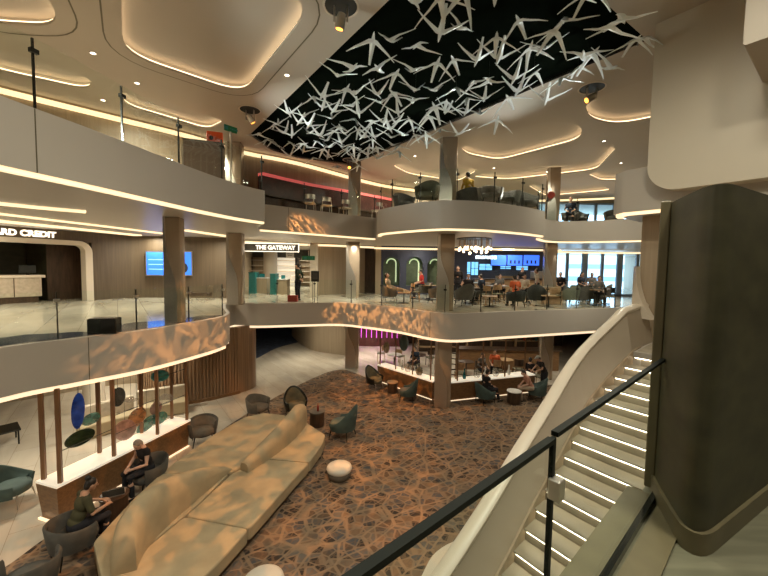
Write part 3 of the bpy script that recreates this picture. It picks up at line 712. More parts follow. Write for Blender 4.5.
# ------------------------------------------------------------------ armchairs
def shell(s, r, th, hb, ha, z0, sweep=125, flare=.06, n=22, depth=1.0):
    rs = []
    for i in range(n + 1):
        a = math.radians(-sweep + 2 * sweep * i / n); t = abs(a) / math.radians(sweep)
        top = ha + (hb - ha) * (0.5 + .5 * math.cos(PI * min(1, t * 1.1)))
        ring = []
        for rr, zz in ((r - th, z0), (r - th + flare * .6, (z0 + top) / 2), (r - th + flare, top - .02), (r - th * .5 + flare, top + .012), (r + flare, top - .02), (r + flare * .6, (z0 + top) / 2), (r, z0)):
            ring.append((rr * math.sin(a), -rr * math.cos(a) * depth, zz))
        rs.append(ring)
    s.loft(rs); return s
def armchair(label, out, inn, hb=.80, ha=.62, legs='darkmetal', r=.36, name='armchair', grp=None, z=LOW, splay=.05):
    c = thing(name, label, 'armchair', (0, 0, z), 0, grp)
    s = MB(); s.lathe([(.0, .27), (r * .8, .27), (r * .93, .30), (r * .95, .38), (r * .90, .43), (r * .6, .455), (0, .46)], n=26); s.build('seat_cushion', M[inn], c, smooth=60)
    s = MB(); shell(s, r, .055, hb, ha, .26); s.build('backrest_shell', M[out], c, smooth=60)
    s = MB(); shell(s, r - .056, .03, hb - .05, ha - .05, .40, sweep=112); s.build('inner_padding', M[inn], c, smooth=60)
    for sx in (-1, 1):
        for sy in (-1, 1):
            s = MB(); s.tube([(sx * r * .62, sy * r * .62, .29), (sx * (r * .62 + splay), sy * (r * .62 + splay), 0)], [.017, .011], 8); s.build('leg', M[legs], c)
    return c
def chair(px, py, label, out, inn, rz, hb=.80, ha=.62, legs='darkmetal', z=LOW, pt=None, scale=1.0, grp=None, lift=.012):
    p = Vector(pt) if pt else Z(px, py, z)
    c = armchair(label, out, inn, hb, ha, legs, z=z, grp=grp); c.location = (p.x, p.y, z + lift); c.rotation_euler = (0, 0, rz); c.scale = (scale,) * 3; return c
# rz turns the chair's front (+y)
R = math.radians
chair(0, 0, 'dark grey tub armchair in which the woman in olive sits, beside the sofa end', 'grey', 'grey', R(-35), pt=(-5.50, 6.12, 0), hb=.72, ha=.64)
chair(0, 0, 'dark tub armchair in which the person in black sits beyond the laptop table', 'grey', 'grey', R(150), pt=(-5.44, 8.02, 0), hb=.72, ha=.64)
chair(0, 0, 'low grey tub armchair in the bottom left corner of the lounge', 'grey', 'grey', R(30), pt=(-5.45, 5.2, 0), hb=.74, ha=.66)
chair(0, 0, 'grey tub armchair on dark legs beyond the console end near the slatted wall', 'grey', 'taupe', R(-150), pt=(-5.30, 10.25, 0), hb=.72, ha=.66)
chair(0, 0, 'round taupe armchair behind the sofa, turned away from the slatted wall', 'taupe', 'taupe', R(-110), pt=(-4.3, 12.05, 0), hb=.74, ha=.62)
chair(0, 0, 'high-backed olive armchair behind the taller sofa backrest, next to the drum table', 'darkmetal', 'olive', R(-150), pt=(-3.05, 12.25, 0), hb=.95, ha=.55)
chair(0, 0, 'teal velvet armchair with straight tall back facing the drum table with the red bottle', 'velvet', 'velvet2', R(70), pt=(-1.22, 10.75, 0), hb=.95, ha=.46, scale=1.12)
chair(0, 0, 'olive lounge chair with thin metal legs near the far marble pillar', 'darkmetal', 'olive', R(-125), pt=(-.35, 15.2, 0), hb=.95, ha=.52, legs='steel')
chair(0, 0, 'teal armchair with beige seat turned to the small drum table before the console', 'velvet', 'taupe', R(75), pt=(1.0, 13.85, 0), hb=.92, ha=.46)
chair(0, 0, 'teal armchair holding the dark-dressed sitter beside the right pillar', 'velvet', 'velvet', R(-70), pt=(4.05, 13.7, 0), hb=.85, ha=.55)
chair(0, 0, 'empty-backed teal armchair behind the sitter in pink', 'velvet', 'velvet', R(60), pt=(6.25, 14.15, 0), hb=.95, ha=.55)
chair(0, 0, 'teal armchair on the marble floor left of the glass-disc console', 'velvet', 'velvet', R(-75), pt=(-8.05, 7.45, 0), hb=.86, ha=.52, legs='steel')
# ------------------------------------------------------------------ low tables, poufs
def drum(label, x, y, r, h, side, top, z=LOW + .012):
    t = thing('drum_table', label, 'side table', (x, y, z))
    s = MB(); s.lathe([(0, 0), (r * .86, 0), (r * .92, .03), (r * .92, h - .03), (0, h - .03)], n=26); s.build('base', M[side], t, smooth=40)
    s = MB(); s.lathe([(0, h - .03), (r, h - .03), (r, h), (0, h)], n=26); s.build('tabletop', M[top], t, smooth=40); return t
drum('dark drum side table with pale round top and a red bottle behind the sofa', -2.15, 11.5, .26, .50, 'darkwood', 'taupe')
drum('small dark drum table between two lounge chairs before the far console', .42, 14.75, .24, .45, 'darkwood', 'oak')
drum('dark round table between the two seated people at left', -5.52, 7.08, .26, .50, 'darkwood', 'darkwood')
drum('small dark table between the two sitters at the right console', 5.2, 13.75, .28, .50, 'darkwood', 'paper')
s = MB(); s.lathe([(0, 0), (.034, 0), (.036, .15), (.03, .18), (.013, .21), (.013, .25), (0, .25)], c=(-2.12, 11.47, LOW + .512), n=14); tag(s.build('red_bottle', M['redbox'], smooth=40), 'red bottle standing on the drum table behind the sofa', 'bottle')
def pouf(label, x, y, r):
    t = thing('round_pouf', label, 'pouf', (x, y, LOW + .012))
    s = MB(); s.lathe([(0, 0), (r * .78, 0), (r * .93, .07), (r * .96, .16), (r * .93, .19), (0, .19)], n=30); s.build('base', M['taupe'], t, smooth=50)
    s = MB(); s.lathe([(0, .19), (r * .97, .19), (r * 1.02, .23), (r * .98, .28), (r * .8, .315), (0, .33)], n=30); s.build('cushion', M['cushion_w'], t, smooth=50)
pouf('round white-topped pouf standing alone on the carpet in mid lounge', -1.05, 8.62, .31)
pouf('round white-topped pouf cut off at the bottom edge beside the sofa', -1.85, 5.35, .33)
lt = thing('laptop', 'open grey laptop on the dark table between the two seated people', 'laptop', (-5.52, 7.10, LOW + .512), R(-150))
s = MB(); s.box((0, 0, .01), (.36, .25, .018)); s.build('keyboard_base', M['steel'], lt, bevel=.004)
s = MB(); s.box((0, .145, .10), (.36, .012, .22), rot=Matrix.Rotation(R(-25), 3, 'X')); s.build('display_lid', M['grey'], lt, bevel=.004)

# ------------------------------------------------------------------ consoles with posts and hanging glass
def console(label, a, b, w, nrm_side, h=.80, flare=.12):
    a = Vector((a[0], a[1], 0)); b = Vector((b[0], b[1], 0)); d = (b - a).normalized(); n = Vector((-d.y, d.x, 0)) * nrm_side
    c = thing('display_console', label, 'console', (a.x, a.y, LOW)); o = Vector((0, 0, 0)); L = (b - a)
    s = MB(); s.loft([[o + n * .06 + d * .06, o + L + n * .06 - d * .06, o + L + n * (w - .06) - d * .06, o + n * (w - .06) + d * .06][i:] + [o + n * .06 + d * .06, o + L + n * .06 - d * .06, o + L + n * (w - .06) - d * .06, o + n * (w - .06) + d * .06][:i] for i in (0,)] + [[q + Vector((0, 0, h - .05)) for q in (o, o + L, o + L + n * w, o + n * w)]])
    body = s.build('body', M['walnut'], c)
    body.data.transform(Matrix.Translation((0, 0, 0)))
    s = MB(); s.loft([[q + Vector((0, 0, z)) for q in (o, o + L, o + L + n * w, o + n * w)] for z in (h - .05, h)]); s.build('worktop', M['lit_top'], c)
    s = MB(); s.loft([[q + Vector((0, 0, z)) for q in (o + n * .03 + d * .03, o + L + n * .03 - d * .03, o + L + n * .06 - d * .06, o + n * .06 + d * .06)] for z in (.004, .04)]); s.build('floor_led', M['led2'], c)
    s = MB(); s.loft([[q + Vector((0, 0, z)) for q in (o + n * .04 - d * .02, o + n * w * .9 - d * .02, o + n * w * .9 + d * .02, o + n * .04 + d * .02)] for z in (.004, .04)]); s.build('floor_led', M['led2'], c)
    return c
LA, LB = (-6.50, 6.86), (-5.55, 10.05)
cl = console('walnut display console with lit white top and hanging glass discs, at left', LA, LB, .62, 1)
RA, RB = (-.25, 16.15), (1.98, 13.85)
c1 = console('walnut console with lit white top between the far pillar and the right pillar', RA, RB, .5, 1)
RC_, RD = (2.62, 13.75), (6.55, 15.0)
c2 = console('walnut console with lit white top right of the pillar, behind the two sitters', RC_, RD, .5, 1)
def post(p, label, w=.07, par=None):
    s = MB(); s.box((0, 0, (MIDB - LOW - .80) / 2), (w, w, MIDB - LOW - .80)); o = s.build('display_post', M['walnut_post']); o.location = (p.x, p.y, LOW + .80); o.rotation_euler = (0, 0, .3)
    return tag(o, label, 'post')
def online(a, b, t, off):
    a = Vector((a[0], a[1], 0)); b = Vector((b[0], b[1], 0)); d = (b - a); n = Vector((-d.y, d.x, 0)).normalized(); return a + d * t + n * off
for t, off, lb in ((.035, .08, 'front wooden post at the near end of the left console'), (.36, .08, 'front wooden post by the pink glass disc'), (.70, .08, 'front wooden post below the teal glass bowl'), (.985, .08, 'last front wooden post at the far end of the left console'), (.03, .54, 'rear wooden post at the near end of the left console'), (.36, .54, 'rear orange-lit wooden post between the green glass discs'), (.68, .54, 'rear wooden post behind the amber glass disc'), (.96, .54, 'rear wooden post at the far end of the left console')):
    post(online(LA, LB, t, off), lb)
for k, t in enumerate((.03, .34, .65, .95)): post(online(RA, RB, t, .08), ('first thin post of the far console, beside the purple-lit wall', 'second thin post of the far console, right of the bronze vase', 'third thin post of the far console, left of the clear vases', 'last thin post of the far console, beside the right pillar')[k], .045)
for k, t in enumerate((.10, .38, .64, .88)): post(online(RC_, RD, t, .08), ('first thin post of the right console, beside the ladder shelf', 'second thin post of the right console, above the dark sitter', 'third thin post of the right console, left of the white bottle', 'last thin post of the right console, above the sitter in pink')[k], .045)
# rods between posts
for t0, t1, zz in ((.035, .36, 1.45), (.36, .70, 1.75), (.36, .70, 1.30), (.70, .985, 1.55), (.70, .985, 2.3)):
    s = MB(); s.tube([online(LA, LB, t0, .08) + Vector((0, 0, LOW + zz)), online(LA, LB, t1, .08) + Vector((0, 0, LOW + zz))], .008, 6)
    tag(s.build('display_rail', M['darkmetal']), 'thin dark rail %s between posts of the left console' % ({(.035, 1.45): 'nearest the viewer', (.36, 1.75): 'above the pink disc', (.36, 1.30): 'behind the pink disc', (.70, 1.55): 'low at the far end', (.70, 2.3): 'high at the far end'}[(t0, zz)]), 'rail')
def disc(px, py, rw, rh, mat, label, tilt=0.0, turn=0.0, a=LA, b=LB, off=.31, th=.035, drop=True):
    aa = online(a, b, 0, off); bb = online(a, b, 1, off); p = PL(px, py, aa, bb)
    t = thing('glass_disc', label, 'glass disc', p, 0)
    vd = Vector((p.x, p.y, 0)).normalized(); yaw = math.atan2(vd.y, vd.x) - PI / 2 + turn
    rot = Matrix.Rotation(yaw, 3, 'Z') @ Matrix.Rotation(tilt, 3, 'Y')
    s = MB(); s.ell((0, 0, 0), (rw, th, rh), rot, 24, 14); s.build('disc', M[mat], t, smooth=80)
    s = MB(); s.cyl(0, 0, rh * .6, MIDB - p.z, .004, n=5); s.build('cable', M['darkmetal'], t)
disc(78, 411, .115, .40, 'blue_glass', 'upright cobalt blue glass oval hanging above the left console', .06)
disc(91, 419, .18, .13, 'green_glass', 'pale green glass disc behind the cobalt blue oval', -.5, 0, off=.5)
disc(80, 438, .27, .17, 'dark_green_glass', 'dark green glass ellipse below the cobalt blue oval', -.35)
disc(118, 397, .15, .24, 'smoke_glass', 'black round glass plate hung beside the second front post', .1, off=.45)
disc(125, 430, .225, .26, 'pink_glass', 'large pinkish glass disc close above the console top', .1)
disc(137, 417, .18, .26, 'amber_glass', 'amber glass disc leaning behind the pink one', .5, off=.42)
disc(131, 400, .15, .06, 'clear_disc', 'clear glass saucer hanging at the console middle', .1)
disc(147, 424, .30, .14, 'green_glass', 'green leaf of glass above the console, right of the amber disc', -.75, off=.5)
disc(160, 376, .22, .16, 'teal_glass', 'teal glass bowl hanging high at the far end of the left console', 0, th=.12)
disc(165, 399, .19, .15, 'clear_disc', 'pale clear disc hanging below the teal bowl', -.2)
disc(156, 408, .14, .2, 'pink_glass', 'small rosy glass disc left of the far front post', .3, off=.5)
disc(160, 418, .2, .15, 'green_glass', 'sage glass disc resting low near the console end', -.8, off=.5)
def vase(p, prof, mat, label, hang=False):
    s = MB(); s.lathe(prof, n=18); o = s.build('glass_vase', M[mat], smooth=60); o.location = p; return tag(o, label, 'vase')
disc(386.5, 347.5, .15, .26, 'bronze_glass', 'bronze leaf-shaped glass hanging over the far console beside the purple-lit wall', 0, 0, RA, RB, .25)
disc(404, 343, .2, .36, 'velvet', 'dark teal hanging shade over the middle of the far console', 0, 0, RA, RB, .4, th=.15)
disc(417, 346, .13, .26, 'clear_disc', 'clear hanging glass oval over the far console beside its last post', 0, 0, RA, RB, .25)
VP = [(0, 0), (.06, 0), (.075, .08), (.05, .2), (.025, .3), (.03, .42), (.018, .42), (0, .40)]
VB = [(0, 0), (.10, 0), (.15, .10), (.14, .2), (.06, .29), (.07, .33), (.05, .33), (0, .25)]
def onc(a, b, t, off=.25): q = online(a, b, t, off); return (q.x, q.y, LOW + .80)
for t, pr, m_, lb in ((.42, VP, 'clear_disc', 'clear slim vase on the far console, left of the round bronze jar'), (.52, VB, 'clear_disc', 'squat clear bowl vase on the far console'), (.72, VB, 'bronze_glass', 'round bronze jar on the far console near the right pillar')):
    vase(onc(RA, RB, t), pr, m_, lb)
for t, pr, m_, lb in ((.20, VP, 'teal_glass', 'teal slim vase on the right console beside the ladder shelf'), (.34, VB, 'clear_disc', 'round clear vase on the right console above the dark sitter'), (.44, VP, 'paper', 'tall white vase on the right console, second from the ladder shelf'), (.56, VB, 'clear_disc', 'broad clear vase in the middle of the right console'), (.72, VP, 'paper', 'white bottle-shaped vase near the right end of the console')):
    vase(onc(RC_, RD, t), pr, m_, lb)
ls = thing('ladder_shelf', 'narrow wooden ladder shelf with rungs at the left end of the right console', 'shelf', (*onc(RC_, RD, .06, .3)[:2], LOW + .80), .3)
for sx in (-.22, .22):
    s = MB(); s.box((sx, 0, .75), (.05, .05, 1.5)); s.build('upright', M['oak'], ls)
for k in range(6):
    s = MB(); s.box((0, 0, .2 + .22 * k), (.40, .04, .035), rot=Matrix.Rotation(.15, 3, 'Y')); s.build('rung', M['darkwood'], ls)
# ------------------------------------------------------------------ guard rails on the balconies
def plen(path): return sum((b - a).length for a, b in zip(path, path[1:]))
def sub(path, d0, d1, n=6): return [along(path, d0 + (d1 - d0) * i / n) for i in range(n + 1)]
def railing(path, z, label, h=1.05, step=1.5, off=.10, clampc='darkmetal', start=.0):
    path = [Vector((p.x, p.y, 0)) for p in path]; L = plen(path); n = max(1, round((L - start) / step)); st_ = (L - start) / n
    r = thing('guard_rail', label, 'railing', (0, 0, 0))
    for i in range(n):
        q = sub(path, start + st_ * i + .015, start + st_ * (i + 1) - .015)
        s = MB(); s.sweep(q, [(off, z + .03), (off, z + h), (off + .012, z + h), (off + .012, z + .03)]); s.build('glass_panel', M['gl'], r)
    for i in range(n + 1):
        p = along(path, min(L, start + st_ * i)); q = along(path, min(L, start + st_ * i + .05)); q0 = along(path, max(0, start + st_ * i - .05)); d = (q - q0).normalized(); l = Vector((-d.y, d.x, 0)); a = math.atan2(d.y, d.x)
        c = p + l * (off + .03)
        s = MB(); s.box((c.x, c.y, z + h * .5), (.022, .03, h), a); po = s.build('post', M['darkmetal'], r)
        c = p + l * (off + .01)
        s = MB(); s.box((c.x, c.y, z + h * .82), (.10, .06, .06), a); s.build('clamp', M[clampc], po)
    return r
railing(mid_left[6:], 0, 'curved glass guard rail of the left middle balcony with slim dark posts', 0.98, 1.35, clampc='steel')
railing(mid_far[2:-4], 0, 'curved glass guard rail above the amber-patterned balcony front at the far side', 1.0, 1.6)
railing(up_left, UPT, 'glass guard rail along the upper left balcony', 1.0, 1.45)
railing(up_far, UPT, 'glass guard rail before the red-lit bar on the upper deck', 1.0, 1.6)
railing(up_front, UPT, 'glass guard rail on the rounded projecting upper balcony', 1.0, 1.5)
railing(up_right[:24], UPT, 'glass guard rail at the upper right balcony before the windows', 1.0, 1.6)

# ------------------------------------------------------------------ coves in the middle ceiling
def cove(pix, z, w=.16, h=.05, mat='led'):
    pts = cr([tuple(Z(px, py, z)) for px, py in pix], 6)
    s = MB(); s.sweep(pts, [(-w / 2, 0), (w / 2, 0), (w / 2, h), (-w / 2, h)]); struct(s.build('ceiling_cove', M[mat]))
cove([(-30, 203), (0, 205), (40, 209), (86, 213)], 2.80, .22)
cove([(-30, 212), (0, 215), (60, 222), (120, 229), (170, 235)], 2.80, .10)
cove([(-30, 218), (0, 222), (60, 228), (138, 236)], 2.80, .40)
cove([(185, 231), (235, 238)], 2.80, .25)
def wallcove(pts, z, h=.10, mat='led'):
    P = [Vector((a, b, 0)) for a, b in pts]; s = MB(); s.sweep(cr([tuple(p) for p in P], 4), [(.0, z), (.0, z + h), (.10, z + h), (.10, z)]); struct(s.build('wall_cove', M[mat]))
wallcove([(-6.8, 17.4), (-4.6, 18.8), (-2.6, 19.4), (-.6, 20.6)], 2.66)
wallcove([(-.6, 20.9), (2.0, 20.95), (5.0, 20.9)], 2.64)
wallcove([(5.0, 20.5), (7.5, 20.5), (10.3, 20.8)], 2.66)
wallcove([(10.3, 21.6), (12, 21.9), (14, 21.8), (16.5, 21.0)], 2.62)
# upper deck wall washing cove
s = [tuple(Z(px, py, 6.12)) for px, py in ((-30, 84), (0, 92), (95, 115), (190, 138), (245, 154), (300, 165), (380, 186), (430, 193))]
P_ = cr(s, 5); b = MB(); b.sweep(P_, [(0, 0), (0, .12), (.12, .12), (.12, 0)]); struct(b.build('wall_cove', M['led']))
b = MB(); b.sweep([p + Vector((0, 0, -p.z)) for p in P_], [(.14, UPT), (.14, TOP), (.30, TOP), (.30, UPT)]); struct(b.build('wall_upper', M['walltan']))
wallcove([(3.5, 22.6), (8, 23.2), (12, 22.6), (16, 21)], 5.95)
wallbox('wall_upper_far', (-2, 24.2), (10.2, 24.2), UPT, TOP, 'walltan')

# ------------------------------------------------------------------ windows onto daylight
def window(name, x0, x1, y, z0, z1, n):
    w = MB(); st_ = (x1 - x0) / n
    for i in range(n + 1): w.box((x0 + st_ * i, y, (z0 + z1) / 2), (.16 if i % 2 else .34, .14, z1 - z0))
    w.box(((x0 + x1) / 2, y, z1 - .06), (x1 - x0, .14, .12)); w.box(((x0 + x1) / 2, y, z0 + .06), (x1 - x0, .14, .12))
    o = struct(w.build(name, M['window_frame']))
    for i in range(n):
        w = MB(); w.box((x0 + st_ * (i + .5), y, (z0 + z1) / 2), (st_ - .2, .02, z1 - z0 - .2)); w.build('pane', M['gl_tint'], o)
window('window_1', 10.4, 17.0, 22.4, 0, UPB - .08, 6)
window('window_2', 10.2, 20.8, 24.2, UPT, TOP - .25, 8)
wallbox('wall_window_side', (17.0, 22.4), (20.9, 22.4), 0, UPB, 'walltan')
wallbox('wall_sill_header', (10.2, 24.3), (20.9, 24.3), TOP - .25, TOP, 'walltan')
q = struct(plate('quay_ground', [Vector(p) for p in ((-30, 45, 0), (90, 45, 0), (90, 120, 0), (-30, 120, 0))], [], -1.5, -1.0, M['paper']))
for k, (x, y, w_, h_, m_) in enumerate(((36, 62, 14, 5, 'paper'), (52, 66, 12, 7, 'cream_shirt'), (24, 74, 12, 9, 'paper'), (66, 70, 10, 5, 'paper'))):
    t = thing('harbour_building', ('low white harbour shed seen through the cafe windows', 'cream harbour block seen through the right window panes', 'taller white harbour block behind the column by the windows', 'white shed at the far right of the window view')[k], 'building', (x, y, -1))
    s = MB(); s.box((0, 0, h_ / 2), (w_, 8, h_)); s.build('wall', M[m_], t)
    for r_ in range(2 + k % 2):
        s = MB(); s.box((0, -4.05, 1.2 + r_ * 2.0), (w_ * .9, .1, .7)); s.build('window_band', M['window_frame'], t)
wd = bpy.data.worlds.new('sky'); sc.world = wd; wd.use_nodes = True
bgn = wd.node_tree.nodes['Background']; bgn.inputs[0].default_value = (0.62, 0.82, 1.0, 1); bgn.inputs[1].default_value = 5.5

# ------------------------------------------------------------------ left: shop front with credit desk
Wa, Wb, Wc, Wd_ = Vector((-15.2, 9.6, 0)), Vector((-12.2, 15.25, 0)), Vector((-11.3, 16.4, 0)), Vector((-6.7, 16.75, 0))
def wallpath(name, pts, z0, z1, mat, th=.2):
    s = MB(); s.sweep([tuple(p) for p in pts], [(0, z0), (0, z1), (th, z1), (th, z0)]); return struct(s.build(name, M[mat], smooth=30))
wallpath('wall_mid_left', cr([tuple(Wb), (-11.85, 15.9, 0), tuple(Wc), (-10.3, 16.55, 0), tuple(Wd_)], 5), 0, UPB, 'wallbrown')
wallpath('wall_shop_header', [Wa, Wb], 2.42, UPB, 'wallbrown', .25)
wd_ = (Wb - Wa).normalized(); wn = Vector((-wd_.y, wd_.x, 0)); wrz = math.atan2(wd_.y, wd_.x)
# portal frame: rounded band
def fr(a, z, k=0): return Wa + wd_ * a + wn * k + Vector((0, 0, z))
LW = (Wb - Wa).length
o_ = [(0, 2.46), (LW - .75, 2.46)] + [(LW - .75 + .45 * math.sin(t), 2.46 - .45 * (1 - math.cos(t))) for t in [PI / 2 * i / 6 for i in range(1, 7)]] + [(LW - .30, 0)]
i_ = [(0, 2.28), (LW - .80, 2.28)] + [(LW - .80 + .25 * math.sin(t), 2.28 - .25 * (1 - math.cos(t))) for t in [PI / 2 * i / 6 for i in range(1, 7)]] + [(LW - .55, 0)]
s = MB(); s.loft([[fr(*o, -.12), fr(*i, -.12), fr(*i, .3), fr(*o, .3)] for o, i in zip(o_, i_)]); struct(s.build('shop_portal_trim', M['white'], smooth=40))
s = MB(); s.box(tuple(fr(LW - .14, 1.2, .05)), (.32, .2, 2.45), wrz); struct(s.build('wall_shop_pier', M['wallbrown']))
wallpath('wall_shop_back', [Wa + wn * 3.0 - wd_ * 3, Wa + wn * 3.0 + wd_ * (LW - 1.4), Wa + wn * 1.2 + wd_ * (LW - 1.35)], 0, UPB, 'darkwall')
wallpath('wall_shop_side', [Wa + wn * 1.2 + wd_ * (LW - 1.35), Wb + wn * 1.2], 0, UPB, 'darkwood')
sg = text('shop_sign', 'ONBOARD CREDIT', .30, fr(LW - 2.75, 2.63, -.03), M['sign'], wrz, bold=.012); tag(sg, 'lit white capital letters above the credit desk portal', 'sign')
ct = thing('credit_desk', 'long cream service desk under the lit letters at left', 'desk', tuple(fr(LW - 3.5, 0, 1.0)), wrz)
s = MB(); s.box((-.4, 0, .12), (4.2, .6, .24)); s.build('plinth', M['darkwood'], ct)
s = MB(); s.box((-.4, 0, .60), (4.4, .7, .74), bev=.02); s.build('front_panel', M['cream_shirt'], ct)
s = MB(); s.box((-.4, 0, 1.02), (4.6, .8, .10)); s.build('worktop', M['white'], ct)
for k in range(3):
    s = MB(); s.box((-2 + k * 1.5, -.36, .60), (.02, .02, .72)); s.build('panel_joint', M['darkwood'], ct)
s = thing('desk_monitor', 'small dark monitor on the right end of the credit desk', 'monitor', tuple(fr(LW - 2.0, 1.07, 1.0)), wrz)
b = MB(); b.box((0, 0, .22), (.5, .04, .30)); b.build('display', M['matteblack'], s); b = MB(); b.cyl(0, 0, 0, .1, .05); b.build('stand', M['darkmetal'], s)
pv = thing('potted_plant', 'dark drooping plant on the credit desk at the left edge', 'plant', tuple(fr(LW - 3.0, 1.07, .9)))
b = MB(); b.lathe([(0, 0), (.07, 0), (.09, .14), (0, .14)], n=14); b.build('pot', M['darkmetal'], pv)
b = MB(); random.seed(3)
for k in range(16):
    a = random.uniform(0, 2 * PI); l = random.uniform(.15, .32); b.tube([(0, 0, .12), (l * .5 * math.cos(a), l * .5 * math.sin(a), .30), (l * math.cos(a), l * math.sin(a), random.uniform(-.05, .2))], [.02, .03, .004], 5)
b.build('leaves', M['green_vest'], pv)
# wall screens
def wscreen(px0, px1, py0, py1, label, fig):
    a = PL(px0, py0, Wc, Wd_); b_ = PL(px1, py1, Wc, Wd_); d = (Wd_ - Wc).normalized(); n = Vector((d.y, -d.x, 0)); c = (a + b_) / 2; w = (Vector((b_.x, b_.y, 0)) - Vector((a.x, a.y, 0))).length; h = a.z - b_.z; rz = math.atan2(d.y, d.x)
    t = thing('wall_screen', label, 'screen', tuple(c + n * .03), rz)
    s = MB(); s.box((0, 0, 0), (w + .10, .05, h + .10)); s.build('frame', M['steel'], t)
    s = MB(); s.box((0, -.028, 0), (w, .01, h)); s.build('display', M['screen'], t)
    if fig:
        s = MB(); s.ell((.1, -.034, .12), (.09, .004, .11)); s.ell((.12, -.034, -.2), (.2, .004, .24)); s.build('figure_image', M['navy_shirt'], t)
    else:
        s = MB()
        for k in range(3): s.box((.0, -.034, .18 - k * .22), (w * .8, .004, .03))
        s.build('text_lines', M['screen_hi'], t)
wscreen(147, 168, 252, 275, 'blue wall screen left of the pillar', False)
wscreen(171, 192, 252, 275, 'blue wall screen with a seated figure, right of the pillar', True)
pb = thing('planter_box', 'low black box standing behind the left guard rail', 'planter', tuple(Z(105, 333, 0)), .25)
s = MB(); s.box((0, 0, .17), (.56, .30, .34), bev=.02); s.build('body', M['black'], pb)
s = MB(); s.box((0, 0, .345), (.50, .24, .012)); s.build('soil', M['darkwood'], pb)
s = MB(); p = D(200, 296, 15.8); s.box((p.x, p.y, .25), (.9, .3, .12)); tag(s.build('wall_bench', M['darkwood']), 'small dark ledge low on the brown wall right of the screens', 'bench')

# ------------------------------------------------------------------ the shop passage straight ahead at left
wallpath('wall_gateway_left', [Wd_ + Vector((0, .1, 0)), Vector((-9.0, 22, 0)), Vector((-10.5, 28.3, 0))], 0, UPB, 'walltan')
gs_ = thing('gateway_sign', 'framed lit sign over the shop passage', 'sign', tuple(D(271, 247.5, 17.0)))
s = MB()
for c, z_ in (((0, 0, .19), (2.66, .05, .03)), ((0, 0, -.19), (2.66, .05, .03)), ((-1.32, 0, 0), (.03, .05, .4)), ((1.32, 0, 0), (.03, .05, .4))): s.box(c, z_)
s.build('frame', M['sign'], gs_)
text('lettering', 'THE GATEWAY', .27, Vector((.22, -.03, -.01)), M['sign'], 0, gs_, bold=.008)
s = MB(); s.box((0, .04, 0), (2.6, .02, .36)); s.build('panel', M['grey'], gs_)
def plinth(px, py, y, w, h, mat, top, label, cat='display'):
    p = D(px, py, y); t = thing('display_plinth', label, cat, (p.x, y, 0), .0)
    s = MB(); s.box((0, 0, h / 2), (w, .6, h)); s.build('body', M[mat], t)
    s = MB(); s.box((0, 0, h + .02), (w + .04, .64, .04)); s.build('top', M[top], t); return t
plinth(254, 280, 20.0, .36, 1.15, 'teal', 'teal', 'teal display pillar at the left of the shop passage')
plinth(262, 284, 20.2, .75, .85, 'walltan', 'paper', 'wood-fronted display table right of the left teal pillar')
plinth(274.5, 283, 19.5, .30, 1.10, 'teal', 'teal', 'slim teal display pillar below the shop passage column')
plinth(283, 284, 19.7, .62, .80, 'walltan', 'paper', 'wood-fronted display table behind the standing guard')
for k, (px, y, c_) in enumerate(((262, 20.2, 'teal_glass'), (284, 19.7, 'teal'), (288, 19.7, 'paper'))):
    p = D(px, 270, y); s = MB(); s.box((p.x, y, (.89, .84, .84)[k] + .12), (.3, .25, .2), .3); tag(s.build('gift_box', M[c_]), ('teal box on the left display table of the shop', 'bright teal box on the display table behind the guard', 'white box beside the bright teal one')[k], 'box')
s = MB(); p = D(270.5, 262, 22.5); s.cyl(p.x, p.y, 0, UPB, .42, n=24); struct(s.build('column_shop', M['white'], smooth=40))
s = MB(); p = D(314, 268, 18.2); s.box((p.x, p.y, 1.35), (.34, .4, 2.7)); struct(s.build('column_white', M['white']))
wallbox('wall_gateway_far', (-14, 28.5), (-2, 28.5), 0, UPB, 'grey')
for k in range(5):
    x = -11.5 + k * 1.9; t = thing('shop_shelf', ('lit shop shelf farthest left behind the passage', 'second lit shop shelf behind the passage', 'middle lit shop shelf behind the passage', 'lit shop shelf beyond the standing guard', 'lit shop shelf at the right end of the passage')[k], 'shelf', (x, 27.8, 0))
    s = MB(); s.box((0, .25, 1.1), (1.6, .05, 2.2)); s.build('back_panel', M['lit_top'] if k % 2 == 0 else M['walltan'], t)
    for j in range(5):
        s = MB(); s.box((0, 0, .3 + j * .42), (1.6, .45, .04)); s.build('shelf_board', M['white'], t)
    for sx in (-.8, .8):
        s = MB(); s.box((sx, 0, 1.1), (.05, .45, 2.2)); s.build('side_panel', M['darkwood'], t)
s = thing('hanging_notice', 'small white square notice hanging above the guard', 'sign', tuple(D(290, 255, 18)))
b = MB(); b.box((0, 0, 0), (.40, .02, .30)); b.build('panel', M['paper'], s); b = MB(); b.box((0, -.012, .06), (.28, .004, .03)); b.box((0, -.012, -.02), (.22, .004, .03)); b.build('print', M['grey'], s); b = MB(); b.cyl(-.15, 0, .15, .75, .006, n=5); b.cyl(.15, 0, .15, .75, .006, n=5); b.build('cable', M['darkmetal'], s)
